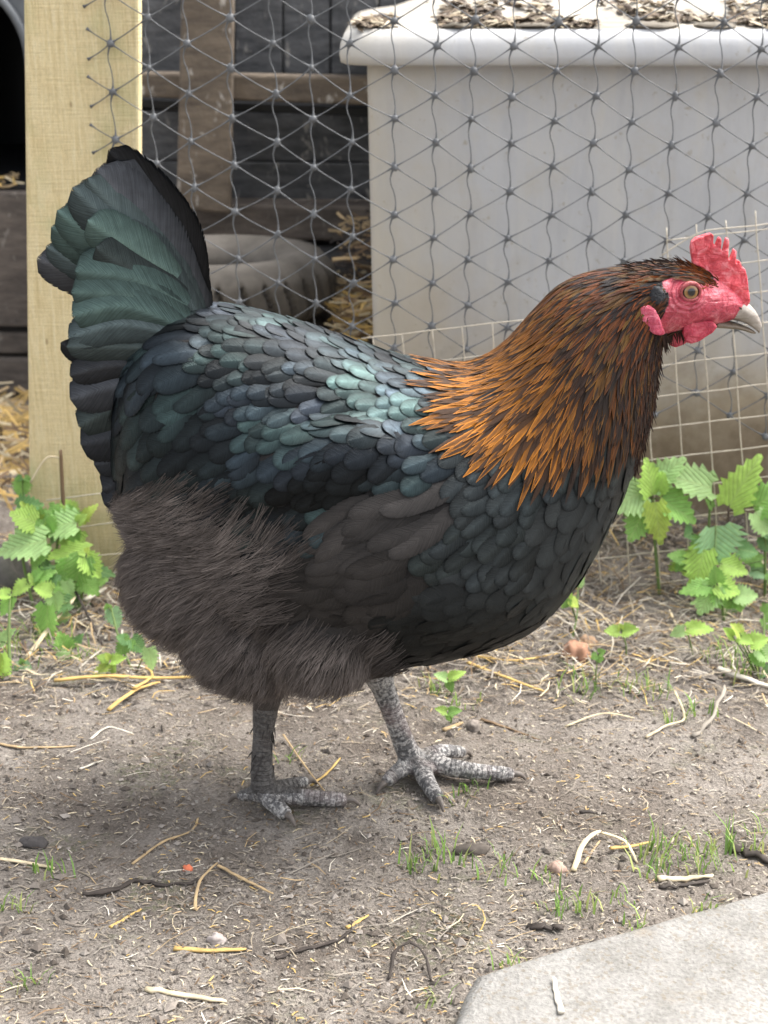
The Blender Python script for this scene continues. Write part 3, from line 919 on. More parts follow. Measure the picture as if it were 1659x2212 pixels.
# ---- which way the plumage lies (picture directions at picture places)
FLOW = [(1480, 580, -1, .1), (1400, 590, -.95, .3), (1320, 610, -.85, .5), (1230, 660, -.72, .7), (1400, 680, -.5, .85), (1330, 720, -.5, .87), (1260, 760, -.6, .8), (1160, 740, -.75, .65),
        (1080, 780, -.95, .3), (980, 800, -1, .18), (930, 830, -.95, .3), (1000, 900, -.8, .6), (1080, 950, -.62, .78), (1180, 950, -.35, .94), (1280, 950, -.25, .97), (1370, 850, -.12, 1), (1400, 930, -.2, 1), (1150, 850, -.6, .8), (1250, 860, -.38, .92),
        (850, 800, -1, .1), (700, 760, -1, .05), (550, 710, -1, .0), (470, 700, -.96, .2), (850, 900, -.95, .3), (700, 870, -.9, .4), (560, 830, -.85, .5), (420, 780, -.85, .5), (330, 740, -.9, .42), (300, 860, -.72, .7), (380, 950, -.7, .72), (500, 950, -.8, .6),
        (250, 1000, -.5, .86), (650, 1000, -.85, .53), (800, 1000, -.92, .4), (950, 980, -.85, .5), (620, 1120, -.8, .6), (480, 1080, -.8, .6), (760, 1110, -.85, .5), (900, 1110, -.95, .35), (1050, 1110, -.75, .65), (1150, 1120, -.55, .84), (1260, 1120, -.4, .92),
        (1300, 1050, -.3, .95), (1200, 1230, -.75, .66), (1080, 1220, -.85, .5), (950, 1250, -.95, .3), (800, 1250, -.97, .22), (680, 1260, -.97, .2), (1100, 1330, -.95, .3), (900, 1380, -1, .2), (750, 1350, -.9, .4), (650, 1340, -.9, .4),
        (560, 1240, -.95, .2), (420, 1200, -.97, .05), (300, 1120, -.9, .1), (260, 1220, -.85, .35), (330, 1290, -.75, .6), (450, 1320, -.8, .55), (400, 1400, -.6, .8), (550, 1400, -.6, .75), (700, 1450, -.45, .9), (780, 1450, -.3, .95), (600, 1500, -.35, .95)]
FA = np.array(FLOW, dtype=float)
def flow3(p, nrm):
    u, v = side_uv(p)
    w = 1.0 / ((FA[:, 0] - u) ** 2 + (FA[:, 1] - v) ** 2 + 500.0) ** 1.5
    d = (FA[:, 2:] * w[:, None]).sum(0)
    D = Vector((d[0], 0, -d[1])).normalized()
    D = D - nrm * D.dot(nrm)
    return D.normalized() if D.length > 1e-4 else Vector((-1, 0, 0))

# ---- one vane: follows the body, root sunk, tip proud
def vane(p, nrm, L, W, lift, base=0.0004, cup=0.14, nt=9, ns=7, tipk=0.5, swing=0.0, point=False, tilt=0.0):
    pts, V, UV = [], [], []
    q, n = Vector(p), Vector(nrm)
    d = flow3(q, n)
    if swing: d = Matrix.Rotation(swing, 3, n) @ d
    step = L / (nt - 1)
    ts = [i / (nt - 1) if point else 1 - (1 - i / (nt - 1)) ** 1.6 for i in range(nt)]
    for i in range(nt):
        t = ts[i]
        hit = bvh.find_nearest(q)
        s, sn = hit[0], hit[1]
        if i: n = (n * 0.5 + sn * 0.5).normalized()
        pts.append((s, n.copy(), d.copy(), t))
        d2 = flow3(s, n) if i % 2 == 0 else d
        if swing and i % 2 == 0: d2 = Matrix.Rotation(swing, 3, n) @ d2
        d = (d * 0.6 + d2 * 0.4); d = (d - n * d.dot(n)).normalized()
        q = s + d * (L * (ts[i + 1] - t) if i < nt - 1 else 0)
    for s, n, d, t in pts:
        a = n.cross(d)
        if point:
            w = W * (min(1, 0.45 + t * 2.2)) * (1 - max(0, (t - tipk) / (1 - tipk)) ** 1.7) ** 0.8
        else:
            w = W * min(1, 0.35 + t * 3.0) * math.sqrt(max(0.0, 1 - max(0, (t - tipk) / (1 - tipk)) ** 2.6))
        w = max(w, W * 0.06)
        for j in range(ns):
            x = -1 + 2 * j / (ns - 1)
            V.append(s + n * (base + lift * t - cup * w * x * x + tilt * w * x) + a * (x * w))
            UV.append((x, t))
    F = []
    for i in range(nt - 1):
        for j in range(ns - 1):
            F.append((i * ns + j, i * ns + j + 1, (i + 1) * ns + j + 1, (i + 1) * ns + j))
    return V, F, UV

# ---- scatter roots over the skin
vco = np.empty(nv * 3); body_me.vertices.foreach_get('co', vco); vco = vco.reshape(-1, 3)
vno = np.empty(nv * 3); body_me.vertices.foreach_get('normal', vno); vno = vno.reshape(-1, 3)
class Scatter:
    def __init__(s): s.cell = {}
    def ok(s, p, r):
        c = 0.012
        k0 = (int(p[0] // c), int(p[1] // c), int(p[2] // c)); m = int(r // c) + 1
        for i in range(-m, m + 1):
            for j in range(-m, m + 1):
                for k in range(-m, m + 1):
                    for q, rq in s.cell.get((k0[0] + i, k0[1] + j, k0[2] + k), ()):
                        if (p[0] - q[0]) ** 2 + (p[1] - q[1]) ** 2 + (p[2] - q[2]) ** 2 < (0.5 * (r + rq)) ** 2: return False
        s.cell.setdefault(k0, []).append((p, r)); return True
order = rng.permutation(nv)
TEAL, BLUE, PURP, BLK, GRNB = np.array((0.048, 0.080, 0.077)), np.array((0.045, 0.063, 0.079)), np.array((0.03, 0.032, 0.045)), np.array((0.013, 0.016, 0.018)), np.array((0.03, 0.042, 0.045))
BROWN, GREY = np.array((0.042, 0.038, 0.036)), np.array((0.029, 0.0335, 0.0345))
WINGBROWN = [(745, 1090), (830, 1040), (1010, 1035), (1020, 1090), (985, 1175), (900, 1200), (760, 1165)]
THIGHBR = [(590, 1240), (660, 1175), (850, 1170), (1000, 1240), (900, 1320), (820, 1400), (640, 1392), (575, 1340)]
def sheen(p, k=1.0):
    a = noise.noise(Vector(p) * 26); b = noise.noise(Vector(p) * 31 + Vector((50, 7, 3))); c = noise.noise(Vector(p) * 70 + Vector((5, 70, 3)))
    s = np.clip(0.42 + 0.9 * a + 0.5 * c + random.gauss(0, 0.18), 0, 1) * k
    wb = float(np.clip((b + 0.18) / 0.36, 0, 1)); hue = TEAL * 1.1 * wb + BLUE * (1 - wb)
    if b < -0.3: hue = 0.5 * hue + 0.5 * PURP
    return BLK * 0.75 * (1 - s) + hue * s
def coat(u, v, p):
    """spacing, length, half width, lift, colour, matt?  of a contour feather rooted at a picture place"""
    r = random.random()
    if in_poly(u, v, WINGBROWN):
        return 0.0125, 0.064, 0.0088, 0.0036, BROWN * random.uniform(0.75, 1.15), True
    if in_poly(u, v, THIGHBR):
        return 0.0125, 0.050, 0.0118, 0.0018, BROWN * random.uniform(0.62, 0.78), True
    if v < 1140 + (u - 700) * 0.0 and u < 1000 and v < 1060 + 0.12 * (u - 400) or (u < 760 and v < 1190):
        if u < 470:                                        # saddle: long drooping
            c = sheen(p, 0.75 if v < 860 else 0.4)
            return 0.0118, 0.036, 0.0094, 0.0040, c * random.uniform(0.85, 1.15), False
        top = v < 800 + 0.0 * u
        c = sheen(p, 1.0 if v < 930 else 0.6)
        s = 0.0080 if v < 900 else 0.0096
        return s, s * 3.0, s * 0.80, 0.0032, c * random.uniform(0.85, 1.15), False
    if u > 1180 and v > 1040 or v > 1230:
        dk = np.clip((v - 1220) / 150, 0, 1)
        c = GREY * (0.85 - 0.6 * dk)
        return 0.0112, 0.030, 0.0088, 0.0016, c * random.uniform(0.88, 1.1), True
    c = GREY * 0.85 + 0.25 * sheen(p, 0.6)
    return 0.0098, 0.0275, 0.0080, 0.0021, c * random.uniform(0.9, 1.1), False
sc_body, sc_hack = Scatter(), Scatter()
feathers, hackles = [], []
leg_col = ((foot_n.x, yn), (foot_f.x, yf))
for idx in order:
    p, n = vco[idx], vno[idx]
    if p[2] < 0.115: continue
    u, v = side_uv(p)
    if u > 1424 and in_poly(u, v, FACE): continue
    if u > 1560: continue
    hk = False
    if u > 860:
        t0 = np.clip(((1480 - u) * 0.55 + (v - 570) * 0.72) / 500, 0, 1)
        wv = 1.0 / ((FA[:, 0] - u) ** 2 + (FA[:, 1] - v) ** 2 + 500.0) ** 1.5
        fd = (FA[:, 2:] * wv[:, None]).sum(0); fd = fd / (np.hypot(*fd) + 1e-9)
        lp = (0.017 + 0.031 * t0) / 0.000335
        hk = in_poly(u, v, HACKLE) and in_poly(u + fd[0] * lp * 0.85, v + fd[1] * lp * 0.85, HACKLE)
        if u > 1330 and v < 800: hk = True
    if hk:
        # distance down the neck 0 (head) .. 1 (cape edge)
        t = np.clip(((1480 - u) * 0.55 + (v - 570) * 0.72) / 500, 0, 1)
        sp_ = 0.0019 + 0.0017 * t
        if sc_hack.ok(tuple(p), sp_): hackles.append((p, n, u, v, t))
    else:
        if u < 840 and in_poly(u, v, FLUFF): continue
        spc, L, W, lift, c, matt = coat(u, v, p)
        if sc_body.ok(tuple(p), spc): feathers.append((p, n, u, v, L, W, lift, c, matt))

def shaded_vane(ns, nt, c, rim=0.38, shaft=1.3):
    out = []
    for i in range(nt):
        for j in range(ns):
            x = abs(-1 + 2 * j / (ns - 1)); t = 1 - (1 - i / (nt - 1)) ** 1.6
            k = 1.0 - (1 - rim) * max(x ** 3, max(0, (t - 0.80) / 0.20) ** 2)  # shade along the feather's rim, put into its colour
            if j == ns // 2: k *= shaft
            out.append(np.asarray(c) * k * (0.5 + 0.55 * t))  # shaded root, sheened tip: both painted along the vane
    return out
vis = []                                                   # largest ones in view become parts of their own
for (p, n, u, v, L, W, lift, c, matt) in feathers:
    e = math.sqrt(random.uniform(0.7, 1.35))
    V, F, UV = vane(p, n, L * e, W * random.uniform(0.9, 1.2), lift * random.uniform(0.8, 1.3) * 0.5, cup=0.07, swing=random.gauss(0, 0.12), tilt=random.gauss(0, 0.06))
    facing = -n[1] * cp + n[2] * sp
    near = p[1] < YH + 0.03
    vis.append(((W * L) * max(0, facing) * (1 if near else 0), V, F, UV, shaded_vane(7, 9, c, 0.55 if matt else 0.38, 1.12 if matt else 1.3), matt))
vis.sort(key=lambda a: -a[0])
mbs = {True: MB(), False: MB()}
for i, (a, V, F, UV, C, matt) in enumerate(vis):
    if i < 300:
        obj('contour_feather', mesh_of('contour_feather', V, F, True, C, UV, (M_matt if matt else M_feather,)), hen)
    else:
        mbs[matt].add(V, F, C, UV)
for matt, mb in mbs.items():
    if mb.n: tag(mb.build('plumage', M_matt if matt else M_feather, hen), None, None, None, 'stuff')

# ---- hackle: pointed copper feathers, black along the shaft towards the cape
vis = []
ORA, RED, DRK, BLKH = np.array((0.50, 0.185, 0.02)), np.array((0.17, 0.046, 0.012)), np.array((0.06, 0.021, 0.009)), np.array((0.008, 0.008, 0.009))
for (p, n, u, v, t) in hackles:
    L = 0.017 + 0.031 * t; W = 0.0011 + 0.0019 * t
    front = np.clip((u - 1180) / 160, 0, 1)                # redder and darker towards the throat
    te = np.clip((t + 0.20 - 0.28) / 0.5, 0, 1) ** 1.3
    kk = te * (1 - 0.6 * front)
    OLIVE = np.array((0.15, 0.082, 0.018))
    lowc = RED if random.random() < 0.65 else OLIVE
    body_c = ORA * kk + lowc * (1 - kk)
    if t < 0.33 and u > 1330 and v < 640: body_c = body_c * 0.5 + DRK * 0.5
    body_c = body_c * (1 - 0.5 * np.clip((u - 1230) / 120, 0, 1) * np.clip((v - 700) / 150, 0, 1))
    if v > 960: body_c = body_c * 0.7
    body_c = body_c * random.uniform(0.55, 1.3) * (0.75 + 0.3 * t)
    stripe = np.clip((t - 0.05) / 0.3, 0.2, 1) * random.uniform(0.55, 1.0)
    allblack = random.random() < 0.22 + 0.14 * front + 0.26 * np.clip((t - .5) * 2, 0, 1)
    ns, nt = 7, 7
    V, F, UV = vane(p, n, L * random.uniform(0.8, 1.2), W * random.uniform(0.85, 1.2), 0.0016 + 0.0014 * t, cup=0.12, nt=nt, ns=ns, tipk=0.4, swing=random.gauss(0, 0.07), point=True, tilt=random.gauss(0, 0.08))
    C = []
    for i in range(nt):
        for j in range(ns):
            x = abs(-1 + 2 * j / (ns - 1)); tt = i / (nt - 1)
            k = stripe * np.clip(2.25 - x * 2.2, 0, 1) * (1 if tt < 0.85 else 0.75)
            if allblack: k = 0.93
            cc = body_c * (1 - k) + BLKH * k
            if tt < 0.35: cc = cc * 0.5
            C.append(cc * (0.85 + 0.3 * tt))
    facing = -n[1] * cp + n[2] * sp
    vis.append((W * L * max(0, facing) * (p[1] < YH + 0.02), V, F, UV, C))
vis.sort(key=lambda a: -a[0])
mb = MB()
for i, (a, V, F, UV, C) in enumerate(vis):
    if i < 300: obj('hackle_feather', mesh_of('hackle_feather', V, F, True, C, UV, (M_hackle,)), hen)
    else: mb.add(V, F, C, UV)
tag(mb.build('hackle', M_hackle, hen), 'copper and black neck cape', None, None, 'stuff')

# ---- tail: big stiff feathers, given by root, bend and tip in the picture and a lateral place
def big_feather(root, midp, tip, w, yoff, c, roll=0.25, curl=0.004, mat=None, sg=-1, tipk=0.62):
    pts = smooth_path([np.array(P(u, v, YH - yoff)) for u, v in (root, midp, tip)], 8)
    n = len(pts); ns = 9
    V, UV, C = [], [], []
    wm = w * YH / FOC / cp / 2
    for i in range(n):
        t = i / (n - 1)
        d = Vector(pts[min(i + 1, n - 1)] - pts[max(i - 1, 0)]).normalized()
        a = Vector((0, 1, 0)).cross(d).normalized()        # across, in her middle plane
        nrm = Vector((0, -1, 0))
        ww = wm * min(1, 0.35 + t * 1.5) * math.sqrt(max(0.0, 1 - max(0, (t - tipk) / (1 - tipk)) ** 2.5))
        ww = max(ww, wm * 0.05)
        for j in range(ns):
            x = -1 + 2 * j / (ns - 1)
            rag = 1.0
            y = (-roll * 0.5 * ww * x) + (-0.10 * ww * x * x) + curl * t
            q = Vector(pts[i]) + a * (x * ww * rag) + nrm * y
            if x == 0: q += nrm * 0.0006
            if sg > 0: q = Vector((q.x, 2 * YH - q.y, q.z))
            V.append(q); UV.append((x, t))
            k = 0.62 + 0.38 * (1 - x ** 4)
            sheen = 0.65 + 0.5 * math.exp(-((x - 0.15) / 0.6) ** 2)  # sheen band and rim shade painted into the tail colour
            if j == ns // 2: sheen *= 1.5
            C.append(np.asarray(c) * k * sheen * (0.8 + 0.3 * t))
    F = []
    for i in range(n - 1):
        for j in range(ns - 1):
            F.append((i * ns + j, i * ns + j + 1, (i + 1) * ns + j + 1, (i + 1) * ns + j))
    obj('tail_feather', mesh_of('tail_feather', V, F, True, C, UV, (mat or M_feather,)), hen)
T1, T2, T3 = np.array((0.058, 0.090, 0.082)), np.array((0.046, 0.060, 0.060)), np.array((0.046, 0.049, 0.055))
TAIL = [  # root, bend, tip, width, lateral, colour, roll
    ((440, 672), (376, 486), (232, 326), 88, 0.001, T3 * 0.45, -0.1),
    ((438, 672), (352, 505), (246, 346), 112, 0.004, T3 * 0.9, 0.05),
    ((434, 676), (330, 520), (214, 362), 108, 0.007, T3, 0.15),
    ((428, 676), (308, 524), (186, 384), 104, 0.0095, T2 * 0.9, 0.15),
    ((424, 680), (300, 530), (160, 412), 95, 0.012, T2, 0.2),
    ((414, 684), (270, 555), (132, 448), 90, 0.0105, T1 * 0.85, 0.25),
    ((408, 688), (252, 580), (112, 490), 80, 0.009, T1 * 0.8, 0.3),
    ((400, 690), (240, 600), (100, 530), 76, 0.0075, T2, 0.3),
    ((395, 695), (225, 625), (86, 566), 80, 0.006, T3, 0.3),
    ((384, 600), (300, 535), (196, 472), 88, 0.015, T1, 0.25),
    ((400, 640), (290, 575), (206, 540), 80, 0.0165, T2 * 0.9, 0.25),
    ((405, 660), (290, 592), (166, 586), 92, 0.018, T1 * 1.05, 0.3),
    ((405, 690), (285, 630), (158, 634), 88, 0.020, T1 * 0.95, 0.3),
    ((402, 712), (275, 668), (154, 678), 84, 0.022, T1 * 0.8, 0.3),
    ((398, 730), (270, 702), (150, 716), 80, 0.0235, T2, 0.3),
    ((384, 756), (255, 742), (146, 748), 70, 0.025, T2 * 0.8, 0.3),
    ((360, 800), (250, 790), (154, 806), 78, 0.025, T3 * 0.7, 0.3),
    ((355, 835), (250, 835), (156, 858), 82, 0.026, T3 * 0.7, 0.3),
    ((350, 872), (255, 880), (168, 908), 84, 0.027, T2 * 0.6, 0.3),
    ((350, 910), (262, 930), (184, 956), 84, 0.028, T3 * 0.6, 0.3),
    ((350, 950), (280, 978), (204, 1004), 84, 0.029, T3 * 0.55, 0.3),
    ((355, 985), (295, 1020), (222, 1045), 84, 0.030, T3 * 0.5, 0.3),
    ((360, 1010), (300, 1050), (232, 1085), 84, 0.032, T3 * 0.5, 0.3),
    ((340, 850), (240, 800), (138, 742), 46, 0.018, T3 * 0.4, 0.3)]
for (a, b, c, w, yo, colr, roll) in TAIL:
    jr = random.uniform
    b = (b[0] + jr(-9, 9), b[1] + jr(-9, 9)); c = (c[0] + jr(-9, 9), c[1] + jr(-11, 11)); w = w * jr(0.86, 1.22); roll = roll + jr(-0.3, 0.3); colr = colr * jr(0.72, 1.3)
    for sg in (-1, 1): big_feather(a, b, c, w, yo, colr * random.uniform(0.9, 1.1), roll, 0.004, None, sg)
# long wing tips: bluish flights showing under the lower wing edge
for k in range(5):
    a = (720 - k * 22, 1120 + k * 6); b = (600 - k * 26, 1135 + k * 5 - 6); c = (470 - k * 16 + 40, 1105 + k * 16)
    for sg in (-1, 1): big_feather(a, b, c, 62, 0.083 - 0.003 * k, BLUE * (0.9 - 0.1 * k) * 0.8, 0.1, -0.006, None, sg)

# ---- fluff: fine brown strands gathered in soft clumps
fl = [i for i in order if vco[i][2] > 0.105 and (lambda uv: uv[0] < 835 and in_poly(uv[0], uv[1], FLUFF))(side_uv(vco[i]))]
pts_all = list(fl)
rim_pts = []
for i in order:                                            # stray down creeping over the feather edge
    if vco[i][2] < 0.12: continue
    u, v = side_uv(vco[i])
    if u > 900 or v < 980 or in_poly(u, v, FLUFF): continue
    if in_poly(u - 42, v + 26, FLUFF) and random.random() < 0.55: rim_pts.append(i)
    elif in_poly(u - 75, v + 40, FLUFF) and random.random() < 0.16: rim_pts.append(i)
rim_set = set(rim_pts); pts_all += rim_pts
clump_n = 1100
cl_idx = pts_all[:clump_n]
kd = KDTree(len(cl_idx))
ctip = []
for i, ix in enumerate(cl_idx):
    p, n = Vector(vco[ix]), Vector(vno[ix])
    kd.insert(p, i)
    d = flow3(p, n)
    d = (d + Vector((random.gauss(0, .3), random.gauss(0, .3), random.gauss(0, .3)))).normalized()
    ctip.append((p + d * random.uniform(0.009, 0.017) + n * random.uniform(0.004, 0.008), random.uniform(0.75, 1.25)))
kd.balance()
NS = 46000
VV = np.zeros((NS * 8, 3)); CC = np.zeros((NS * 8, 3)); FF = []
nst = 0
base_c = np.array((0.135, 0.114, 0.102))
cam_v = Vector((0, 0, CAM_H))
for s in range(NS):
    ix = pts_all[int(rng.integers(len(pts_all)))]
    p, n = Vector(vco[ix]), Vector(vno[ix])
    p = p + Vector((random.gauss(0, .001), random.gauss(0, .001), random.gauss(0, .001)))
    _, ci, dist = kd.find(p)
    tipc, br = ctip[ci]
    d = flow3(p, n)
    d = (d + Vector((random.gauss(0, .18), random.gauss(0, .18), random.gauss(0, .18)))).normalized()
    L = random.uniform(0.008, 0.017)
    tip = p + d * L + n * random.uniform(0.002, 0.008) + Vector((0, 0, -0.001))
    tip = tip.lerp(tipc + Vector((random.gauss(0, .002), random.gauss(0, .002), random.gauss(0, .002))), 0.28)
    mid = p.lerp(tip, 0.45) + n * 0.0022
    side = (tip - p).cross(p - cam_v).normalized() * random.uniform(0.00010, 0.00024)
    c = base_c * br * random.uniform(0.65, 1.3)
    if random.random() < 0.02: c = c * 2.0
    if ix in rim_set: c = c * 0.6; p = p + n * 0.0016
    q = [p, p.lerp(mid, 0.6) + n * 0.0006, mid.lerp(tip, 0.45), tip]
    for k in range(4):
        ww = side * (1.0 - 0.75 * k / 3)
        VV[nst * 8 + 2 * k] = q[k] - ww; VV[nst * 8 + 2 * k + 1] = q[k] + ww
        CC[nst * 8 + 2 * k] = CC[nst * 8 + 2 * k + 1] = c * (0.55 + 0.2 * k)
    b = nst * 8
    FF += [(b, b + 1, b + 3, b + 2), (b + 2, b + 3, b + 5, b + 4), (b + 4, b + 5, b + 7, b + 6)]
    nst += 1
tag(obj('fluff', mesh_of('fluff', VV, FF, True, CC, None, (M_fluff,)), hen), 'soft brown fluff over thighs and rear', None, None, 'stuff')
# short hairs edging the face, brow and throat, and shank feathering
VV, CC, FF = [], [], []
def hair(p, q, w, c):
    side = (q - p).cross(p - cam_v).normalized() * w
    m = p.lerp(q, 0.55) + Vector((0, 0, 0.0006)); b = len(VV)
    VV.extend([p - side, p + side, m - side * .8, m + side * .8, q - side * .2, q + side * .2]); CC.extend([c] * 6)
    FF.extend([(b, b + 1, b + 3, b + 2), (b + 2, b + 3, b + 5, b + 4)])
cnt = 0
for ix in order:
    p, n = Vector(vco[ix]), Vector(vno[ix])
    if p.z < 0.25: continue
    u, v = side_uv(p)
    if not (1370 < u < 1570): continue
    if in_poly(u, v, FACE) and not (1500 < u < 1556 and v < 622): continue
    if cnt > 2600: break
    d = flow3(p, n)
    if u > 1430 and v > 690: d = Vector((0.25, 0, -1)).normalized()
    d = (d + n * 0.25 + Vector((random.gauss(0, .15), random.gauss(0, .15), random.gauss(0, .15)))).normalized()
    c = (DRK if random.random() < 0.55 else RED) * random.uniform(0.5, 1.3)
    if v < 600 and 1370 < u < 1480: c = np.array((0.03, 0.02, 0.016)) * random.uniform(0.6, 1.6)
    if v > 690: c = np.array((0.03, 0.018, 0.014)) * random.uniform(0.6, 2)
    hair(p, p + d * random.uniform(0.006, 0.012), random.uniform(0.0003, 0.0006), c); cnt += 1
for s in range(36):
    t = random.random()
    p = P(574, 1530, yn).lerp(up(foot_n, 0.02), t) + Vector((random.gauss(0, 0.0075), random.gauss(0, 0.0075), 0))
    h_ = bvh.find_nearest(p); p, n = h_[0], h_[1]
    d = (Vector((-0.35, 0, -1)) + n * 0.35 + Vector((random.gauss(0, .15), random.gauss(0, .15), 0))).normalized()
    hair(p, p + d * random.uniform(0.005, 0.012), random.uniform(0.0004, 0.0008), np.array((0.05, 0.045, 0.043)) * random.uniform(0.5, 1.6))
tag(obj('bristles', mesh_of('bristles', VV, FF, True, CC, None, (M_fluff,)), hen), 'short dark bristles round face and on the shank', None, None, 'stuff')

# ---- head furniture
def cast(u, v):
    h_ = bvh.ray_cast(cam_v, ray(u, v).normalized())
    return h_[0], h_[1]
def blob(name, poly, Y, th, mat, voxel=0.0011, it=6, bulge=0.0, both=None, shear=0.0):
    """a fleshy flap: outline in the picture on the plane Y, given thickness th, rounded by fusing"""
    out = None
    bm = bmesh.new()
    f = [bm.verts.new(P(u, v, Y) + Vector((0, -th / 2, 0))) for u, v in poly]
    face = bm.faces.new(f)
    r = bmesh.ops.extrude_face_region(bm, geom=[face])
    for e in r['geom']:
        if isinstance(e, bmesh.types.BMVert): e.co.y += th
    bmesh.ops.recalc_face_normals(bm, faces=bm.faces)
    bmesh.ops.triangulate(bm, faces=bm.faces)
    bm.verts.ensure_lookup_table()
    V = [v.co.copy() for v in bm.verts]; F = [tuple(l.index for l in f_.verts) for f_ in bm.faces]
    bm.free()
    me = fused(name, [(V, F)], voxel, it, 0.6)
    me.materials.append(mat)
    for vv in me.vertices:
        nn = noise.noise(vv.co * 160) * 0.0012 + noise.noise(vv.co * 70) * 0.0016
        vv.co.y += nn + shear * (vv.co.z)
    return obj(name, me, hen)
def hz(x, y): return (1294 + 0.22 * x, 464.5 + 0.22 * y)
comb_poly = [hz(*p) for p in [(915, 470), (905, 400), (895, 320), (905, 262), (950, 222), (1010, 205), (1050, 190), (1100, 176), (1122, 200), (1118, 262), (1130, 330), (1150, 280), (1165, 225), (1190, 212), (1196, 262), (1190, 335), (1208, 375), (1225, 300), (1240, 232), (1258, 216), (1272, 250), (1262, 330), (1258, 425), (1278, 440), (1300, 385), (1322, 330), (1340, 345), (1335, 405), (1328, 455), (1348, 475), (1362, 440), (1382, 455), (1392, 495), (1425, 520), (1448, 600), (1458, 700), (1470, 780), (1475, 850), (1440, 900), (1300, 890), (1200, 760), (1150, 640), (1020, 520)]]
blob('comb', comb_poly, YH - 0.003, 0.0075, M_comb, 0.0006, 2)
lobe_poly = [hz(*p) for p in [(385, 925), (430, 885), (490, 880), (550, 925), (590, 1000), (615, 1080), (648, 1165), (600, 1178), (530, 1165), (455, 1100), (400, 1010)]]
hp, hn = cast(1405, 692)
blob('earlobe', lobe_poly, hp.y + 0.0005, 0.0065, M_lobe, 0.0010, 5)
blob('earlobe', [(u, v + 2 * (hp.y - YH) * 0) for u, v in lobe_poly], 2 * YH - hp.y + 0.002, 0.006, M_lobe, 0.0013, 5)
wat = [hz(*p) for p in [(830, 1060), (960, 1030), (1100, 1030), (1160, 1085), (1110, 1150), (1040, 1195), (980, 1235), (900, 1258), (845, 1240), (818, 1160)]]
blob('wattle', wat, YH - 0.016, 0.007, M_wattle, 0.0010, 6)
blob('wattle', [(u - 34, v + 8) for u, v in wat], YH + 0.008, 0.007, M_wattle, 0.0012, 6)
# ear tuft
hp, hn = cast(1419, 641)
v, f = ellipsoid((0, 0, 0), 0.0054, 0.0022, 0.0068, 0.1, 18, 12)
mb = MB(); mb.add([Vector(q) * (1 + 0.25 * noise.noise(Vector(q) * 400)) + hp + hn * 0.001 for q in v], f)
mb.build('ear_tuft', mat_plain('black_tuft', (0.02, 0.022, 0.026), 0.55, 0, 0.5, 500, 0.4, 0.002), hen)
# eyes
def mat_eye():
    t = NT('eye')
    uv = t.new('ShaderNodeUVMap').outputs[0]
    r_ = t.sep(uv)[0]
    n = t.noise(900, 3, 0.6, t.coord())
    rr = t.math('ADD', r_, t.math('MULTIPLY', t.math('SUBTRACT', n, 0.5), 0.06))
    c = t.ramp(rr, [(0.0, (0.004, 0.003, 0.003)), (0.40, (0.004, 0.003, 0.003)), (0.44, (0.06, 0.03, 0.01)), (0.58, (0.22, 0.10, 0.02)), (0.76, (0.28, 0.15, 0.04)), (0.88, (0.03, 0.018, 0.01)), (1.0, (0.01, 0.008, 0.007))])
    t.set('Base Color', c); t.set('Roughness', 0.08); t.set('Specular IOR Level', 0.6); t.set('Coat Weight', 0.6); t.set('Coat Roughness', 0.03)
    return t.m
M_eye = mat_eye()
M_lid2 = mat_skin('eyelid_skin', (0.2, 0.03, 0.035), (0.36, 0.07, 0.075), (0.5, 0.16, 0.15))
hp, hn = cast(1491, 630)
for sg in (-1, 1):
    nrm = Vector((0.10, -1, 0.10)).normalized() if sg < 0 else Vector((0.10, 1, 0.10)).normalized()
    c0 = hp.copy() if sg < 0 else Vector((hp.x, 2 * YH - hp.y, hp.z))
    q = nrm.to_track_quat('Z', 'Y').to_matrix()
    V, F, UV = [], [], []
    R_e, nr, na = 0.0058, 12, 28
    for i in range(nr + 1):
        r_ = i / nr
        for k in range(na):
            a = 2 * math.pi * k / na
            V.append(c0 + q @ Vector((R_e * r_ * math.cos(a), R_e * r_ * math.sin(a), 0.0030 * math.sqrt(max(0, 1 - (r_ * 0.97) ** 2)) + 0.0004)))
            UV.append((r_ * 1.0, k / na))
    for i in range(nr):
        for k in range(na):
            F.append((i * na + k, (i + 1) * na + k, (i + 1) * na + (k + 1) % na, i * na + (k + 1) % na))
    eye = obj('eye', mesh_of('eye', V, F, True, None, UV, (M_eye,)), hen)
    for rad_, rt, ss, zz_ in ((0.0063, 0.0010, 0.90, 0.0014),):
        pts = []
        for k in range(33):
            a = 2 * math.pi * k / 32
            pts.append(c0 + q @ Vector((rad_ * math.cos(a) * 1.08, rad_ * math.sin(a) * ss, zz_ + 0.0003 * math.sin(3 * a))))
        v, f = tube(pts, [rt * (1 + 0.9 * max(0, math.sin(2 * math.pi * k / 32)) ** 2) for k in range(33)], 10, False)
        mb = MB(); mb.add(v, f)
        e2 = mb.build('eyelid', M_lid2 if rad_ < 0.009 else M_face, None)
        e2.parent = eye
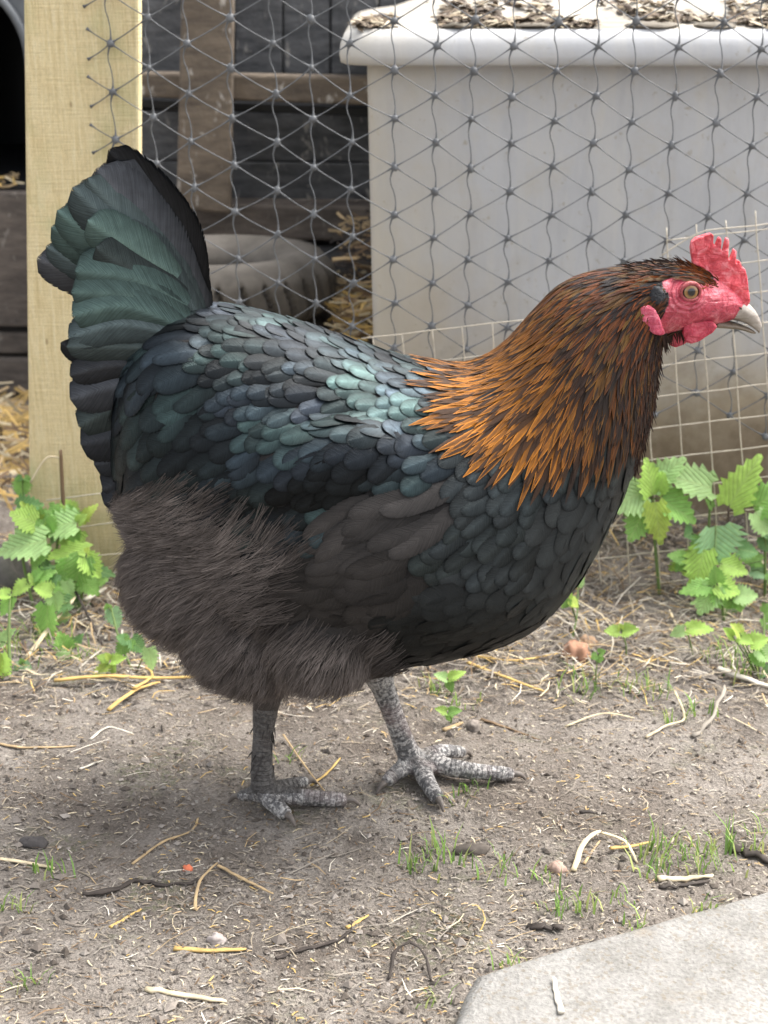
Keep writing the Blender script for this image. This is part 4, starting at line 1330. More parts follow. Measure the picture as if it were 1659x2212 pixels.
# beak
def mat_horn():
    t = NT('beak_horn')
    co = t.coord()
    n = t.noise(90, 4, 0.6, t.coord((1, 2, 3)))
    x = t.sep(co)[0]
    c = t.ramp(n, [(0.3, (0.20, 0.165, 0.135)), (0.55, (0.33, 0.295, 0.255)), (0.8, (0.43, 0.395, 0.35))])
    t.set('Base Color', c); t.set('Roughness', 0.4)
    t.bump(n, 0.0006, 0.6)
    return t.m
M_horn = mat_horn()
M_horn2 = mat_plain('lower_beak_horn', (0.16, 0.125, 0.09), 0.5, 0, 0.5, 200)
v, f = loft([((1578, 640), (1548, 684), 0.0115), ((1600, 645), (1572, 689), 0.0108), ((1616, 655), (1594, 693), 0.0088), ((1630, 669), (1611, 699), 0.0066), ((1640, 686), (1626, 708), 0.0042), ((1645, 702), (1636, 716), 0.0022), ((1642, 716), (1639, 720), 0.0008)], 20, 5)
mb = MB(); mb.add(v, f); beak = mb.build('beak', M_horn, hen)
v, f = loft([((1545, 684), (1540, 706), 0.0105), ((1572, 692), (1566, 708), 0.0088), ((1594, 698), (1588, 710), 0.0068), ((1612, 705), (1606, 714), 0.0048), ((1625, 712), (1620, 719), 0.0028), ((1633, 718), (1631, 721), 0.0010)], 18, 5)
mb = MB(); mb.add(v, f); mb.build('lower_beak', M_horn2, hen)
v, f = ellipsoid((0, 0, 0), 0.0028, 0.0012, 0.0010, -0.5, 12, 8)
nb = P(1596, 664, YH - 0.0095)
mb = MB(); mb.add([Vector(q) + nb for q in v], f, None); e2 = mb.build('nostril', mat_plain('nostril_shadow', (0.05, 0.02, 0.018), 0.7, 0, 0.1), None)
e2.parent = beak
# claws
M_claw = mat_plain('claw_horn', (0.12, 0.1, 0.085), 0.55, 0, 0.4, 200)
for c in claws:
    v, f = tube([Vector(p) for p in smooth_path([np.array(q) for q in c], 4)], list(np.linspace(0.0036, 0.0009, 9)), 8)
    mb = MB(); mb.add(v, f); mb.build('claw', M_claw, hen)

# ------------------------------------------------------------------ nettles
def mat_leaf():
    t = NT('nettle_leaf')
    uv = t.new('ShaderNodeUVMap').outputs[0]
    s = t.sep(uv)
    a = t.attr()
    ax = t.math('ABSOLUTE', s[0])
    ph = t.math('SUBTRACT', t.math('MULTIPLY', s[1], 44.0), t.math('MULTIPLY', ax, 26.0))
    vein = t.math('POWER', t.math('ABSOLUTE', t.math('COSINE', t.math('MULTIPLY', ph, 0.5))), 10.0)
    rib = t.math('LESS_THAN', ax, 0.05)
    line = t.math('MAXIMUM', vein, rib)
    n = t.noise(120, 4, 0.6, t.coord())
    c = t.mix(0.5, a, t.ramp(n, [(0.3, 0.65), (0.7, 1.3)]), 'MULTIPLY')
    c = t.mix(t.math('MULTIPLY', line, 0.35), c, (0.42, 0.55, 0.2))
    t.set('Base Color', c); t.set('Roughness', 0.55); t.set('Specular IOR Level', 0.4)
    t.bump(t.math('ADD', t.math('MULTIPLY', line, -0.8), n), 0.0010, 1.0)
    tr = t.new('ShaderNodeBsdfTranslucent'); t.l.new(c, tr.inputs['Color'])
    mx = t.new('ShaderNodeMixShader'); mx.inputs[0].default_value = 0.4
    t.l.new(t.b.outputs[0], mx.inputs[1]); t.l.new(tr.outputs[0], mx.inputs[2])
    t.l.new(mx.outputs[0], t.n['Material Output'].inputs[0])
    return t.m
M_leaf = mat_leaf()
M_stem = mat_vcol('plant_stem', 0.7, 0.3)
def leaf_mesh(L, W, c, fold=0.25, droop=0.25, seed=0):
    """serrated heart-shaped blade along +Y, normal +Z"""
    r = random.Random(seed)
    nt = 7
    mid, V, UV, C, F = [], [], [], [], []
    def wprof(t): return W * (math.sin(math.pi * min(1, (t * 0.93 + 0.07)) ** 0.62) ** 0.85) if t < 1 else 0
    def z_at(x, t): return fold * abs(x) - droop * L * t * t
    for i in range(nt + 1):                                # midrib
        t = i / nt
        V.append((0, L * t, z_at(0, t))); UV.append((0, t))
    for sgn in (-1, 1):
        base = len(V)
        for i in range(2 * nt + 1):
            t = i / (2 * nt)
            w = wprof(t) * r.uniform(0.94, 1.06)
            tt = t
            if i % 2 == 1: w *= 1.14; tt = min(1, t + 0.045)
            else: w *= 0.80
            back = -0.10 * L * max(0, 1 - t * 5) * 1.0
            wave = 0.05 * L * math.sin(t * 9 + seed)
            V.append((sgn * w, L * tt + back, z_at(w, tt) + wave * w / max(W, 1e-6))); UV.append((sgn * w / max(W, 1e-6), tt))
        inner = len(V)
        for i in range(nt + 1):
            t = i / nt; w = wprof(t) * 0.5
            V.append((sgn * w, L * t, z_at(w, t) + 0.008 * L * (1 if i % 2 else -0.3))); UV.append((sgn * w / max(W, 1e-6), t))
        for i in range(nt):
            q1 = (i, i + 1, inner + i + 1, inner + i)
            F.append(q1 if sgn < 0 else q1[::-1])
            a, b, c_, d, e = inner + i, inner + i + 1, base + 2 * i + 2, base + 2 * i + 1, base + 2 * i
            q = [(a, b, d), (b, c_, d), (a, d, e)]
            F += [x if sgn < 0 else x[::-1] for x in q]
    for v in V:
        k = r.uniform(0.92, 1.08) * (0.95 + 0.2 * v[1] / L)
        C.append(np.asarray(c) * k)
    return mesh_of('leaf', V, F, True, C, UV, (M_leaf,))
LG = {'pale': (0.33, 0.50, 0.20), 'lime': (0.34, 0.52, 0.11), 'green': (0.20, 0.38, 0.09), 'deep': (0.11, 0.23, 0.08), 'blue': (0.25, 0.42, 0.22), 'yel': (0.42, 0.54, 0.11)}
RIGHT, UPV, TOW = Vector((1, 0, 0)), Vector((0, sp, cp)), Vector((0, -cp, sp))
lseed = [0]
def nettle(label, base_uv, Y, leaves, group='young nettles', stem_r=0.0013, purple=False, fill=0):
    """leaves: (u0,v0,u1,v1,width px,colour[,depth offset])  blade base -> tip in the picture"""
    vmax = max(max(l[1], l[3]) for l in leaves) + 8
    Y = min(Y, G(base_uv[0], vmax).y)                      # keep every blade above the soil
    b = P(*base_uv, Y); b = Vector((b.x, Y, gh(b.x, Y) - 0.004))
    root = empty('nettle_plant', b)
    tag(root, label, 'plant', group)
    rf = random.Random(int(base_uv[0] * 7 + base_uv[1]))
    src = list(leaves)
    for _ in range(fill):                                  # smaller leaves set behind the big ones
        l = rf.choice(src); cu, cv_ = (l[0] + l[2]) / 2 + rf.uniform(-30, 30), (l[1] + l[3]) / 2 + rf.uniform(-22, 40)
        a, h_ = rf.uniform(0, 6.28), rf.uniform(16, 30)
        leaves = leaves + [(cu - math.cos(a) * h_, cv_ - math.sin(a) * h_ * 0.8, cu + math.cos(a) * h_, cv_ + math.sin(a) * h_ * 0.8, rf.uniform(30, 48), rf.choice(['green', 'lime', 'pale', 'deep', 'green']), rf.uniform(0.012, 0.035))]
    top = min(leaves, key=lambda l: l[1])
    tp = P(top[0], top[1], Y + (top[6] if len(top) > 6 else 0))
    sc_ = (0.10, 0.07, 0.055) if purple else (0.13, 0.19, 0.06)
    mb = MB()
    mid = b.lerp(tp, 0.5) + Vector((random.uniform(-.004, .004), 0, 0))
    path = [Vector(p) for p in smooth_path([b, mid, tp], 6)]
    v, f = tube(path, list(np.linspace(stem_r * 1.5, stem_r * 0.8, len(path))), 7); mb.add(v, f, sc_)
    mb.build('stem', M_stem, root)
    for l in leaves:
        u0, v0, u1, v1, w, cn = l[:6]
        dy = l[6] if len(l) > 6 else 0
        p0, p1 = P(u0, v0, Y + dy), P(u1, v1, Y + dy)
        d = p1 - p0
        L = d.length
        lseed[0] += 1
        r = random.Random(lseed[0])
        d = (d.normalized() + TOW * r.uniform(0.0, 0.45)).normalized()
        n = (TOW * 1.0 + Vector((0, 0, 0.55)) + RIGHT * r.uniform(-0.35, 0.35)); n = (n - d * n.dot(d)).normalized()
        x = d.cross(n)
        me = leaf_mesh(L * 1.2, w * 1.15 * Y / FOC / cp / 2, np.array(LG[cn]) * r.uniform(1.1, 1.5), r.uniform(0.1, 0.45), r.uniform(0.05, 0.3), lseed[0])
        o = bpy.data.objects.new('leaf', me); COL.objects.link(o)
        o.parent = root
        o.matrix_parent_inverse = Matrix.Translation(-b)
        M = Matrix((x, d, n)).transposed().to_4x4(); M.translation = p0
        o.matrix_basis = M
        # petiole back to the stem
        q = min(path, key=lambda s_: (s_ - (p0 + Vector((0, 0, -0.004)))).length)
        if (q - p0).length > 0.004:
            v, f = tube([q, q.lerp(p0, 0.5) + Vector((0, 0, 0.002)), p0 + d * 0.002], [0.0008, 0.0007, 0.0006], 5)
            m2 = MB(); m2.add(v, f, sc_); m2.build('petiole', M_stem, root)
    return root
def rz(*a):                                                # picture place from the right-hand close-up
    return [(1194.5 + a[0] * .3, 929 + a[1] * .3), ]
def RL(x0, y0, x1, y1, w, c, dy=0.0): return (1194.5 + x0 * .3, 929 + y0 * .3, 1194.5 + x1 * .3, 929 + y1 * .3, w * .3, c, dy)
def LL(x0, y0, x1, y1, w, c, dy=0.0): return (x0 * .24, 995.4 + y0 * .24, x1 * .24, 995.4 + y1 * .24, w * .24, c, dy)
YP = 1.455
nettle('nettle rosette of six leaves close to the breast of the hen', (1425, 1290), YP,
       [RL(715, 470, 690, 250, 190, 'lime'), RL(640, 450, 430, 540, 260, 'pale'), RL(700, 400, 900, 225, 200, 'pale', 0.01), RL(735, 520, 765, 775, 170, 'yel', -0.015), RL(775, 500, 985, 620, 230, 'green'), RL(660, 570, 560, 755, 200, 'green', -0.005), RL(760, 440, 790, 330, 120, 'lime')])
nettle('single broad pale nettle leaf on a tall stalk against the tub', (1540, 1260), YP + 0.01, [RL(1140, 420, 815, 320, 240, 'pale'), RL(1150, 560, 1100, 500, 60, 'green')])
nettle('upright nettle leaves on a dark stalk at the right edge', (1560, 1250), YP,
       [RL(1265, 550, 1430, 235, 230, 'lime'), RL(1440, 555, 1640, 420, 230, 'green'), RL(1460, 590, 1530, 740, 170, 'pale', -0.01), RL(1560, 560, 1660, 700, 180, 'pale')], purple=True)
nettle('nettle with a wide drooping blue-green leaf below the upright one', (1530, 1340), YP - 0.03,
       [RL(1170, 690, 1175, 920, 330, 'blue'), RL(1090, 860, 1000, 1095, 210, 'lime', -0.01), RL(1205, 960, 1370, 1010, 170, 'lime'), RL(1330, 860, 1450, 870, 140, 'deep', 0.01), RL(960, 930, 850, 900, 110, 'green'), RL(960, 930, 890, 1000, 90, 'green'), RL(1010, 740, 950, 760, 130, 'deep', 0.02), RL(1100, 800, 1000, 870, 140, 'green', 0.01), RL(1080, 1060, 1180, 1140, 120, 'green')], fill=4)
nettle('low bushy nettle in front of the drooping one', (1560, 1395), YP - 0.075,
       [RL(1160, 1120, 1060, 1285, 190, 'pale'), RL(1170, 1110, 1320, 1160, 170, 'lime'), RL(1130, 1120, 940, 1150, 130, 'green'), RL(1180, 1100, 1160, 990, 120, 'green'), RL(1310, 1200, 1450, 1190, 150, 'pale'), RL(1310, 1220, 1250, 1270, 100, 'green'), RL(1330, 1210, 1350, 1290, 110, 'green'), RL(1180, 1140, 1220, 1260, 150, 'green')], fill=4)
nettle('dark nettle leaves cut by the right edge above the soil', (1650, 1330), YP - 0.01,
       [RL(1500, 760, 1560, 860, 130, 'deep'), RL(1530, 720, 1640, 740, 150, 'deep'), RL(1420, 1010, 1540, 1040, 110, 'blue'), RL(1560, 1010, 1660, 1080, 160, 'green')], fill=2)
nettle('tiny seedling pair of leaves under the breast', (1352, 1420), 1.30, [RL(480, 1450, 385, 1445, 90, 'lime'), RL(500, 1450, 600, 1430, 100, 'lime'), RL(490, 1440, 480, 1400, 50, 'yel')], stem_r=0.0007)
nettle('seedling of two leaves left of the yellow grass clump', (1500, 1390), 1.30, [RL(960, 1430, 1120, 1420, 110, 'lime'), RL(950, 1440, 860, 1470, 90, 'pale')], stem_r=0.0007)
nettle('sprawling nettle at the right edge above the pale stick', (1640, 1470), 1.26, [RL(1420, 1530, 1530, 1500, 130, 'lime'), RL(1460, 1570, 1560, 1640, 150, 'pale'), RL(1440, 1600, 1500, 1680, 110, 'green'), RL(1350, 1470, 1300, 1400, 100, 'yel'), RL(1330, 1490, 1420, 1520, 90, 'lime'), RL(1520, 1330, 1600, 1290, 140, 'green', 0.1), RL(1520, 1350, 1560, 1420, 120, 'green', 0.1), RL(1500, 1740, 1560, 1770, 140, 'deep'), RL(1300, 1490, 1230, 1430, 80, 'lime')], stem_r=0.0009)
nettle('small nettle sprig touching the lower breast', (1235, 1330), 1.33, [RL(120, 1220, 180, 1260, 80, 'yel'), RL(110, 1210, 70, 1270, 80, 'green'), RL(110, 1200, 130, 1170, 60, 'lime'), RL(180, 1110, 215, 1060, 90, 'pale', 0.05), RL(180, 1110, 150, 1090, 60, 'pale', 0.05)], stem_r=0.0007)
nettle('tiny green sprig beside the brick fragment', (1292, 1440), 1.24, [RL(330, 1610, 370, 1590, 60, 'green'), RL(320, 1620, 280, 1640, 60, 'green'), RL(330, 1630, 340, 1670, 60, 'green')], stem_r=0.0006)
nettle('seedling in the soil behind the far foot', (970, 1475), 1.25, [(968, 1465, 998, 1452, 22, 'lime'), (965, 1466, 940, 1456, 22, 'pale'), (968, 1468, 975, 1490, 20, 'green')], stem_r=0.0006)
nettle('seedling beside the far shank', (968, 1545), 1.17, [(968, 1538, 992, 1532, 22, 'green'), (965, 1538, 945, 1530, 20, 'lime'), (968, 1540, 972, 1556, 18, 'green')], stem_r=0.0006)
YL = 1.44
nettle('nettle with the largest leaf of the left clump, at its outer side', (75, 1330), YL - 0.02,
       [LL(420, 720, 30, 790, 300, 'pale'), LL(320, 560, 130, 470, 230, 'lime', 0.01), LL(340, 580, 220, 400, 160, 'yel', 0.02), LL(360, 560, 370, 430, 110, 'green', 0.02), LL(420, 740, 330, 930, 160, 'green', 0.01), LL(200, 640, 150, 620, 80, 'deep', 0.03), LL(300, 640, 420, 640, 90, 'green', 0.02)], fill=9)
nettle('nettle in the middle of the left clump under the wire', (128, 1330), YL,
       [LL(690, 560, 385, 580, 270, 'pale'), LL(680, 540, 620, 420, 160, 'green', 0.01), LL(740, 540, 830, 410, 110, 'yel', 0.02), LL(700, 560, 760, 490, 100, 'lime'), LL(810, 800, 440, 850, 150, 'lime'), LL(640, 620, 700, 720, 130, 'green', 0.015), LL(540, 640, 470, 720, 100, 'deep', 0.03)], fill=9)
nettle('nettle of the left clump pressed against the rear of the hen', (170, 1370), YL - 0.04,
       [LL(770, 860, 890, 1010, 190, 'lime'), LL(750, 860, 690, 1100, 240, 'green'), LL(640, 930, 480, 1190, 190, 'green', 0.01), LL(680, 1060, 640, 1240, 160, 'pale'), LL(740, 1060, 870, 1180, 170, 'green'), LL(600, 1080, 640, 1230, 120, 'pale', -0.01), LL(780, 830, 800, 780, 70, 'yel')], fill=8)
nettle('nettle with a serrated leaf hanging low in the left clump', (100, 1400), YL - 0.09,
       [LL(430, 1300, 425, 1600, 210, 'green'), LL(470, 1180, 330, 1140, 150, 'lime'), LL(480, 1190, 520, 1320, 160, 'pale', 0.01), LL(350, 1090, 270, 1030, 120, 'lime', 0.02), LL(250, 1100, 140, 1190, 130, 'lime', 0.02), LL(300, 1060, 370, 1000, 110, 'green', 0.02)], fill=6)
nettle('nettle at the left border below the clump', (20, 1440), YL - 0.12, [LL(120, 1220, 30, 1360, 150, 'green', 0.05), LL(90, 1200, -30, 1200, 110, 'lime', 0.05), LL(10, 1730, 60, 1950, 150, 'lime'), LL(-40, 1740, -20, 1920, 130, 'yel'), LL(0, 1640, 120, 1520, 110, 'pale', 0.03)])
nettle('two-leaved seedling at the foot of the left clump', (145, 1450), 1.30, [LL(600, 1700, 540, 1570, 180, 'green', 0.02), LL(660, 1680, 720, 1580, 110, 'deep', 0.03), LL(520, 1790, 690, 1780, 150, 'pale')], stem_r=0.0008)
nettle('flat grey-green seedling under the long pale straw', (45, 1450), 1.29, [LL(200, 1830, 280, 1860, 90, 'blue'), LL(200, 1830, 130, 1870, 90, 'blue'), LL(200, 1820, 190, 1780, 60, 'green')], stem_r=0.0007)
nettle('dark nettle half hidden under the rear fluff', (290, 1440), 1.36, [LL(1170, 1600, 1080, 1720, 150, 'green'), LL(1180, 1600, 1290, 1700, 150, 'deep'), LL(1150, 1620, 1060, 1580, 110, 'deep'), LL(1000, 1330, 1060, 1480, 150, 'blue', 0.05), LL(980, 1330, 960, 1290, 80, 'green', 0.05), LL(1340, 1680, 1370, 1850, 130, 'pale', -0.03)], stem_r=0.001)
nettle('yellow-green seedling in front of the dark nettle', (235, 1460), 1.29, [LL(980, 1790, 890, 1760, 90, 'lime'), LL(990, 1790, 960, 1730, 70, 'yel'), LL(1000, 1800, 1120, 1770, 100, 'lime'), LL(980, 1830, 860, 1920, 100, 'yel'), LL(990, 1830, 1030, 1900, 90, 'lime')], stem_r=0.0008)
nettle('small nettle sprig standing left of the post foot', (40, 1130), 1.49, [LL(210, 160, 190, 310, 150, 'green'), LL(200, 150, 140, 170, 60, 'deep'), LL(220, 150, 280, 180, 60, 'green')], stem_r=0.0008)

# ------------------------------------------------------------------ straws and twigs one can pick out
STRAW = {'gold': (0.50, 0.34, 0.12), 'pale': (0.56, 0.47, 0.31), 'tan': (0.40, 0.29, 0.16), 'brown': (0.16, 0.105, 0.06), 'dark': (0.045, 0.036, 0.03), 'grey': (0.26, 0.23, 0.19), 'white': (0.58, 0.53, 0.44)}
def lay(name, label, uv, r, cn, cat='straw', group='straws and twigs lying on the soil', zl=0.0, flat=False):
    pts = []
    for i, (u, v) in enumerate(uv):
        g = G(u, v); z = gh(g.x, g.y) + r * 0.8 + (zl[i] if hasattr(zl, '__len__') else zl)
        pts.append(Vector((g.x, g.y, z)))
    pa = [Vector(p) for p in (smooth_path(pts, 5) if len(pts) > 2 else [pts[0].lerp(pts[-1], k / 6) for k in range(7)])]
    jg = 1.0 if cat == 'twig' else 0.35
    pa = [p + Vector((random.gauss(0, r * 0.35 * jg), random.gauss(0, r * 0.35 * jg), abs(random.gauss(0, r * 0.2 * jg)))) for p in pa]
    rd = [r * (1 - 0.35 * i / (len(pa) - 1)) * random.uniform(1 - .4 * jg, 1 + .35 * jg) for i in range(len(pa))]
    rd[-1] *= 0.6
    v, f = tube(pa, rd, 8)
    for i_, q_ in enumerate(v):                            # straws are trodden flat
        q_.z = pa[i_ // 8].z + (q_.z - pa[i_ // 8].z) * 0.55 - r * 0.3
    c = []
    for i in range(len(pa)):
        k = random.uniform(0.75, 1.2)
        for j in range(8): c.append(np.array(STRAW[cn]) * k)
    mb = MB(); mb.add(v, f, c)
    return tag(mb.build(name, M_litter), label, cat, group)
lay('straw_stalk', 'long golden straw lying level below the left nettles', [(118, 1487), (230, 1484), (330, 1478), (446, 1470)], 0.0028, 'gold', zl=0.004)
lay('straw_stalk', 'golden straw slanting down from the long level straw', [(236, 1548), (290, 1510), (345, 1482)], 0.0026, 'gold', zl=0.003)
lay('straw_stalk', 'short golden straw crossing the middle of the long level one', [(290, 1510), (330, 1475), (315, 1450)], 0.0018, 'gold', zl=0.006)
lay('straw_stalk', 'thick pale straw leaning up under the left nettles', [(58, 1434), (110, 1388), (166, 1345)], 0.0030, 'pale', zl=[0.002, 0.012, 0.022])
lay('straw_stalk', 'pale flat straw end poking out behind the rear fluff', [(186, 1326), (232, 1298)], 0.0034, 'white', zl=0.01)
lay('dead_stem', 'blackish dead stem slanting through the left nettles', [(150, 1310), (190, 1360), (222, 1398)], 0.0018, 'dark', 'stem', zl=[0.03, 0.014, 0.002])
lay('straw_stalk', 'reddish brown straw lying level at the lower left', [(376, 2049), (450, 2053), (532, 2054)], 0.0024, 'gold')
lay('straw_stalk', 'pale split straw near the bottom edge, left of centre', [(318, 2142), (400, 2155), (490, 2163)], 0.0026, 'pale')
lay('twig', 'thin dark twig curving up left of the bottom centre', [(594, 2074), (650, 2056), (720, 2040), (756, 2016), (758, 1998)], 0.0016, 'dark', 'twig')
lay('straw_stalk', 'golden straw at the tip of the dark curved twig', [(750, 2010), (795, 1976)], 0.0018, 'gold')
lay('twig', 'crooked black twig lying under the red chip', [(180, 1938), (250, 1925), (290, 1905), (335, 1912), (400, 1908), (440, 1900)], 0.0024, 'dark', 'twig')
lay('straw_stalk', 'bent straw arching over the end of the black twig', [(420, 1962), (432, 1915), (470, 1868)], 0.0014, 'tan', zl=[0, 0.006, 0.003])
lay('straw_stalk', 'tan straw running right from the bent straw', [(470, 1872), (520, 1895), (556, 1915), (590, 1935)], 0.0015, 'tan', zl=0.002)
lay('straw_stalk', 'thin straw slanting up in the open soil left of the near foot', [(285, 1862), (350, 1822), (412, 1790), (428, 1765)], 0.0013, 'tan')
lay('straw_stalk', 'short pale straw left of the hen beyond the near foot', [(168, 1672), (225, 1655)], 0.0015, 'white')
lay('straw_stalk', 'forked pale straw on the soil below the slanting golden one', [(195, 1605), (235, 1582), (290, 1592)], 0.0014, 'white')
lay('straw_stalk', 'pale straw at the left border level with the red chip', [(0, 1868), (60, 1872), (118, 1880)], 0.0020, 'pale')
lay('straw_stalk', 'tan straw at the left border level with the near shank', [(0, 1616), (60, 1622), (165, 1618)], 0.0016, 'tan')
lay('straw_stalk', 'short yellow straw left of the level reddish straw', [(238, 2010), (262, 1990), (306, 1962)], 0.0016, 'gold')
lay('straw_stalk', 'pale bent straw standing up from the pinkish stone', [(1238, 1888), (1262, 1840), (1296, 1808)], 0.0024, 'pale', zl=[0, 0.006, 0.004])
lay('straw_stalk', 'kinked straw right of the pale bent one', [(1300, 1812), (1350, 1832), (1376, 1866)], 0.0016, 'pale', zl=[0.004, 0.004, 0])
lay('straw_stalk', 'level straw crossing the kinked one among grass', [(1318, 1850), (1360, 1838), (1402, 1828)], 0.0018, 'gold', zl=0.003)
lay('straw_stalk', 'straight straw pointing away right of the pale bent one', [(1262, 1872), (1296, 1820)], 0.0012, 'tan')
lay('twig', 'straight grey twig just above the concrete slab', [(1420, 1909), (1480, 1905), (1540, 1901)], 0.0026, 'pale', 'twig')
lay('twig', 'row of dark bark pieces under the straight grey twig', [(1425, 1925), (1480, 1920), (1530, 1912)], 0.0022, 'dark', 'twig')
lay('twig', 'black twig above the edge of the slab, left end', [(1142, 2003), (1180, 2008), (1216, 2016)], 0.0032, 'dark', 'twig')
lay('twig', 'small black twig in open soil right of the far foot', [(1250, 1752), (1310, 1754)], 0.0016, 'dark', 'twig')
lay('twig', 'charred dark stick at the right border above the slab', [(1580, 1836), (1620, 1848), (1670, 1872)], 0.0042, 'dark', 'twig')
lay('twig', 'looped dark root arching at the bottom centre', [(838, 2120), (850, 2085), (885, 2070), (915, 2085), (932, 2120)], 0.0016, 'dark', 'twig', zl=[0, 0.008, 0.012, 0.008, 0])
lay('straw_stalk', 'thick pale stalk entering from the right border under the nettles', [(1550, 1462), (1600, 1480), (1690, 1506)], 0.0042, 'white', zl=0.004)
lay('straw_stalk', 'long golden straw behind the far foot', [(1010, 1450), (1080, 1474), (1180, 1507)], 0.0022, 'gold', zl=0.003)
lay('straw_stalk', 'golden straw curving just above the long one behind the far foot', [(1020, 1432), (1110, 1446), (1210, 1420)], 0.0016, 'gold', zl=0.004)
lay('straw_stalk', 'pale stub of straw right of the far shank', [(958, 1578), (1000, 1566)], 0.0026, 'tan')
lay('twig', 'thin brown twig right of the far shank', [(1040, 1552), (1110, 1570), (1165, 1592)], 0.0015, 'brown', 'twig')
lay('straw_stalk', 'arched pale straw in the soil right of centre', [(1222, 1566), (1300, 1550), (1370, 1552)], 0.0014, 'pale', zl=[0, 0.004, 0])
lay('straw_stalk', 'bent straw with a green blade at the right', [(1395, 1590), (1440, 1572), (1478, 1560), (1455, 1520)], 0.0015, 'pale', zl=[0, 0.002, 0.004, 0.008])
lay('twig', 'bundle of dry roots hanging from the thick pale stalk', [(1500, 1590), (1540, 1560), (1565, 1500)], 0.0022, 'grey', 'twig', zl=[0, 0.004, 0.006])
lay('straw_stalk', 'thin brown straw standing between the two feet', [(612, 1590), (660, 1660), (712, 1730)], 0.0011, 'tan', zl=[0.004, 0.003, 0])
lay('straw_stalk', 'straw crossing the brown one between the feet', [(672, 1700), (710, 1670), (735, 1640)], 0.0014, 'gold', zl=0.002)
lay('straw_stalk', 'pale straw lying on the concrete slab at the bottom edge', [(1212, 2225), (1200, 2180), (1194, 2150)], 0.0022, 'white', zl=0.014)
lay('dead_stem', 'thin upright brown stem in front of the timber post', [(138, 1290), (137, 1289)], 0.0019, 'brown', 'stem')
o = bpy.data.objects['dead_stem.001'] if 'dead_stem.001' in bpy.data.objects else None
if o:                                                      # build it standing
    pts = [P(139, 1290, 1.46), P(138, 1130, 1.465), P(134, 1040, 1.468), P(131, 972, 1.47)]
    v, f = tube([Vector(p) for p in smooth_path(pts, 4)], list(np.linspace(0.0026, 0.0018, 13)), 8)
    mb = MB(); mb.add(v, f, STRAW['brown'])
    pb = [Vector(p) for p in smooth_path([P(131, 990, 1.47), P(100, 990, 1.465), P(66, 1042, 1.46)], 5)]
    v, f = tube(pb, 0.0012, 6); mb.add(v, f, STRAW['pale'])
    o.data = mb.mesh('dead_stem', (M_litter,))
    o['label'] = 'brown dead stem with a bent pale side stalk in front of the post'
    del o['group']

# brick fragment, red chip and stones
def stone(name, label, u, v, rx, ry, rz_, c, cat, group=None, seed=0):
    g = G(u, v); vv, f = ellipsoid((0, 0, 0), rx, ry, rz_, 0, 20, 12)
    out = []
    for q in vv:
        q = Vector(q); d = q.normalized()
        q = q * (1 + 0.42 * noise.noise(d * 1.7 + Vector((seed, 0, 0))) + 0.10 * noise.noise(d * 5 + Vector((0, seed, 0))))
        out.append(q + Vector((g.x, g.y, gh(g.x, g.y) + rz_ * 0.2)))
    mb = MB(); mb.add(out, f, c)
    return tag(mb.build(name, M_stone), label, cat, group)
stone('brick_fragment', 'orange-brown brick fragment on the soil below the breast', 1245, 1420, 0.0125, 0.014, 0.012, (0.36, 0.2, 0.13), 'brick', None, 2)
stone('brick_fragment', 'second lighter brown lump joined above the brick fragment', 1270, 1398, 0.009, 0.008, 0.007, (0.35, 0.235, 0.15), 'brick', None, 5)
stone('red_chip', 'small bright orange-red chip on the soil at the left', 405, 1879, 0.0042, 0.004, 0.003, (0.52, 0.15, 0.08), 'chip', None, 3)
stone('stone', 'pinkish pebble at the foot of the pale bent straw', 1203, 1886, 0.0062, 0.006, 0.005, (0.36, 0.25, 0.2), 'stone', 'pebbles', 8)
stone('stone', 'dark flat stone between far foot and the grass', 1020, 1842, 0.013, 0.006, 0.005, (0.10, 0.085, 0.072), 'stone', 'pebbles', 11)
stone('stone', 'pale pebble above the level reddish straw', 468, 2032, 0.006, 0.005, 0.005, (0.33, 0.29, 0.27), 'stone', 'pebbles', 13)
stone('stone', 'round grey pebble by the tan stub of straw', 1022, 1572, 0.006, 0.006, 0.006, (0.22, 0.19, 0.165), 'stone', 'pebbles', 17)
stone('stone', 'dark clod at the left border above the pale straw', 72, 1826, 0.011, 0.006, 0.005, (0.075, 0.068, 0.065), 'stone', 'pebbles', 21)
stone('stone', 'grey stone at the left border beside the nettles', 6, 1270, 0.03, 0.03, 0.035, (0.14, 0.13, 0.12), 'stone', 'pebbles', 23)
stone('stone', 'flat grey clod below the left nettles', 80, 1405, 0.016, 0.012, 0.008, (0.16, 0.14, 0.13), 'stone', 'pebbles', 25)

# ------------------------------------------------------------------ litter nobody could count
r = random.Random(21)
mb = MB()
def chip(x, y, L, w, c, zoff=0.0, tilt=0.25, curve=0.0):
    a = r.gauss(0.0, 0.9)
    z = gh(x, y) + 0.0008 + zoff
    d = Vector((math.cos(a), math.sin(a), r.uniform(-tilt, tilt) * 0.6)) * L / 2
    s = Vector((-math.sin(a), math.cos(a), r.uniform(-.2, .2))) * w / 2
    p = Vector((x, y, z + abs(d.z) * 0.8))
    k = Vector((-math.sin(a), math.cos(a), 0)) * L * curve + Vector((0, 0, w * 0.5))
    mb.add([p - d - s, p - d + s, p - s * 1.1 + k, p + s * 1.1 + k, p + d - s * .6, p + d + s * .6], [(0, 2, 3, 1), (2, 4, 5, 3)], np.array(c) * r.uniform(0.7, 1.2))
pal = [STRAW['pale'], STRAW['tan'], STRAW['gold'], STRAW['white'], STRAW['grey'], STRAW['brown'], STRAW['grey'], (0.24, 0.2, 0.155), (0.3, 0.25, 0.18), (0.2, 0.17, 0.14)]
n_ = 0
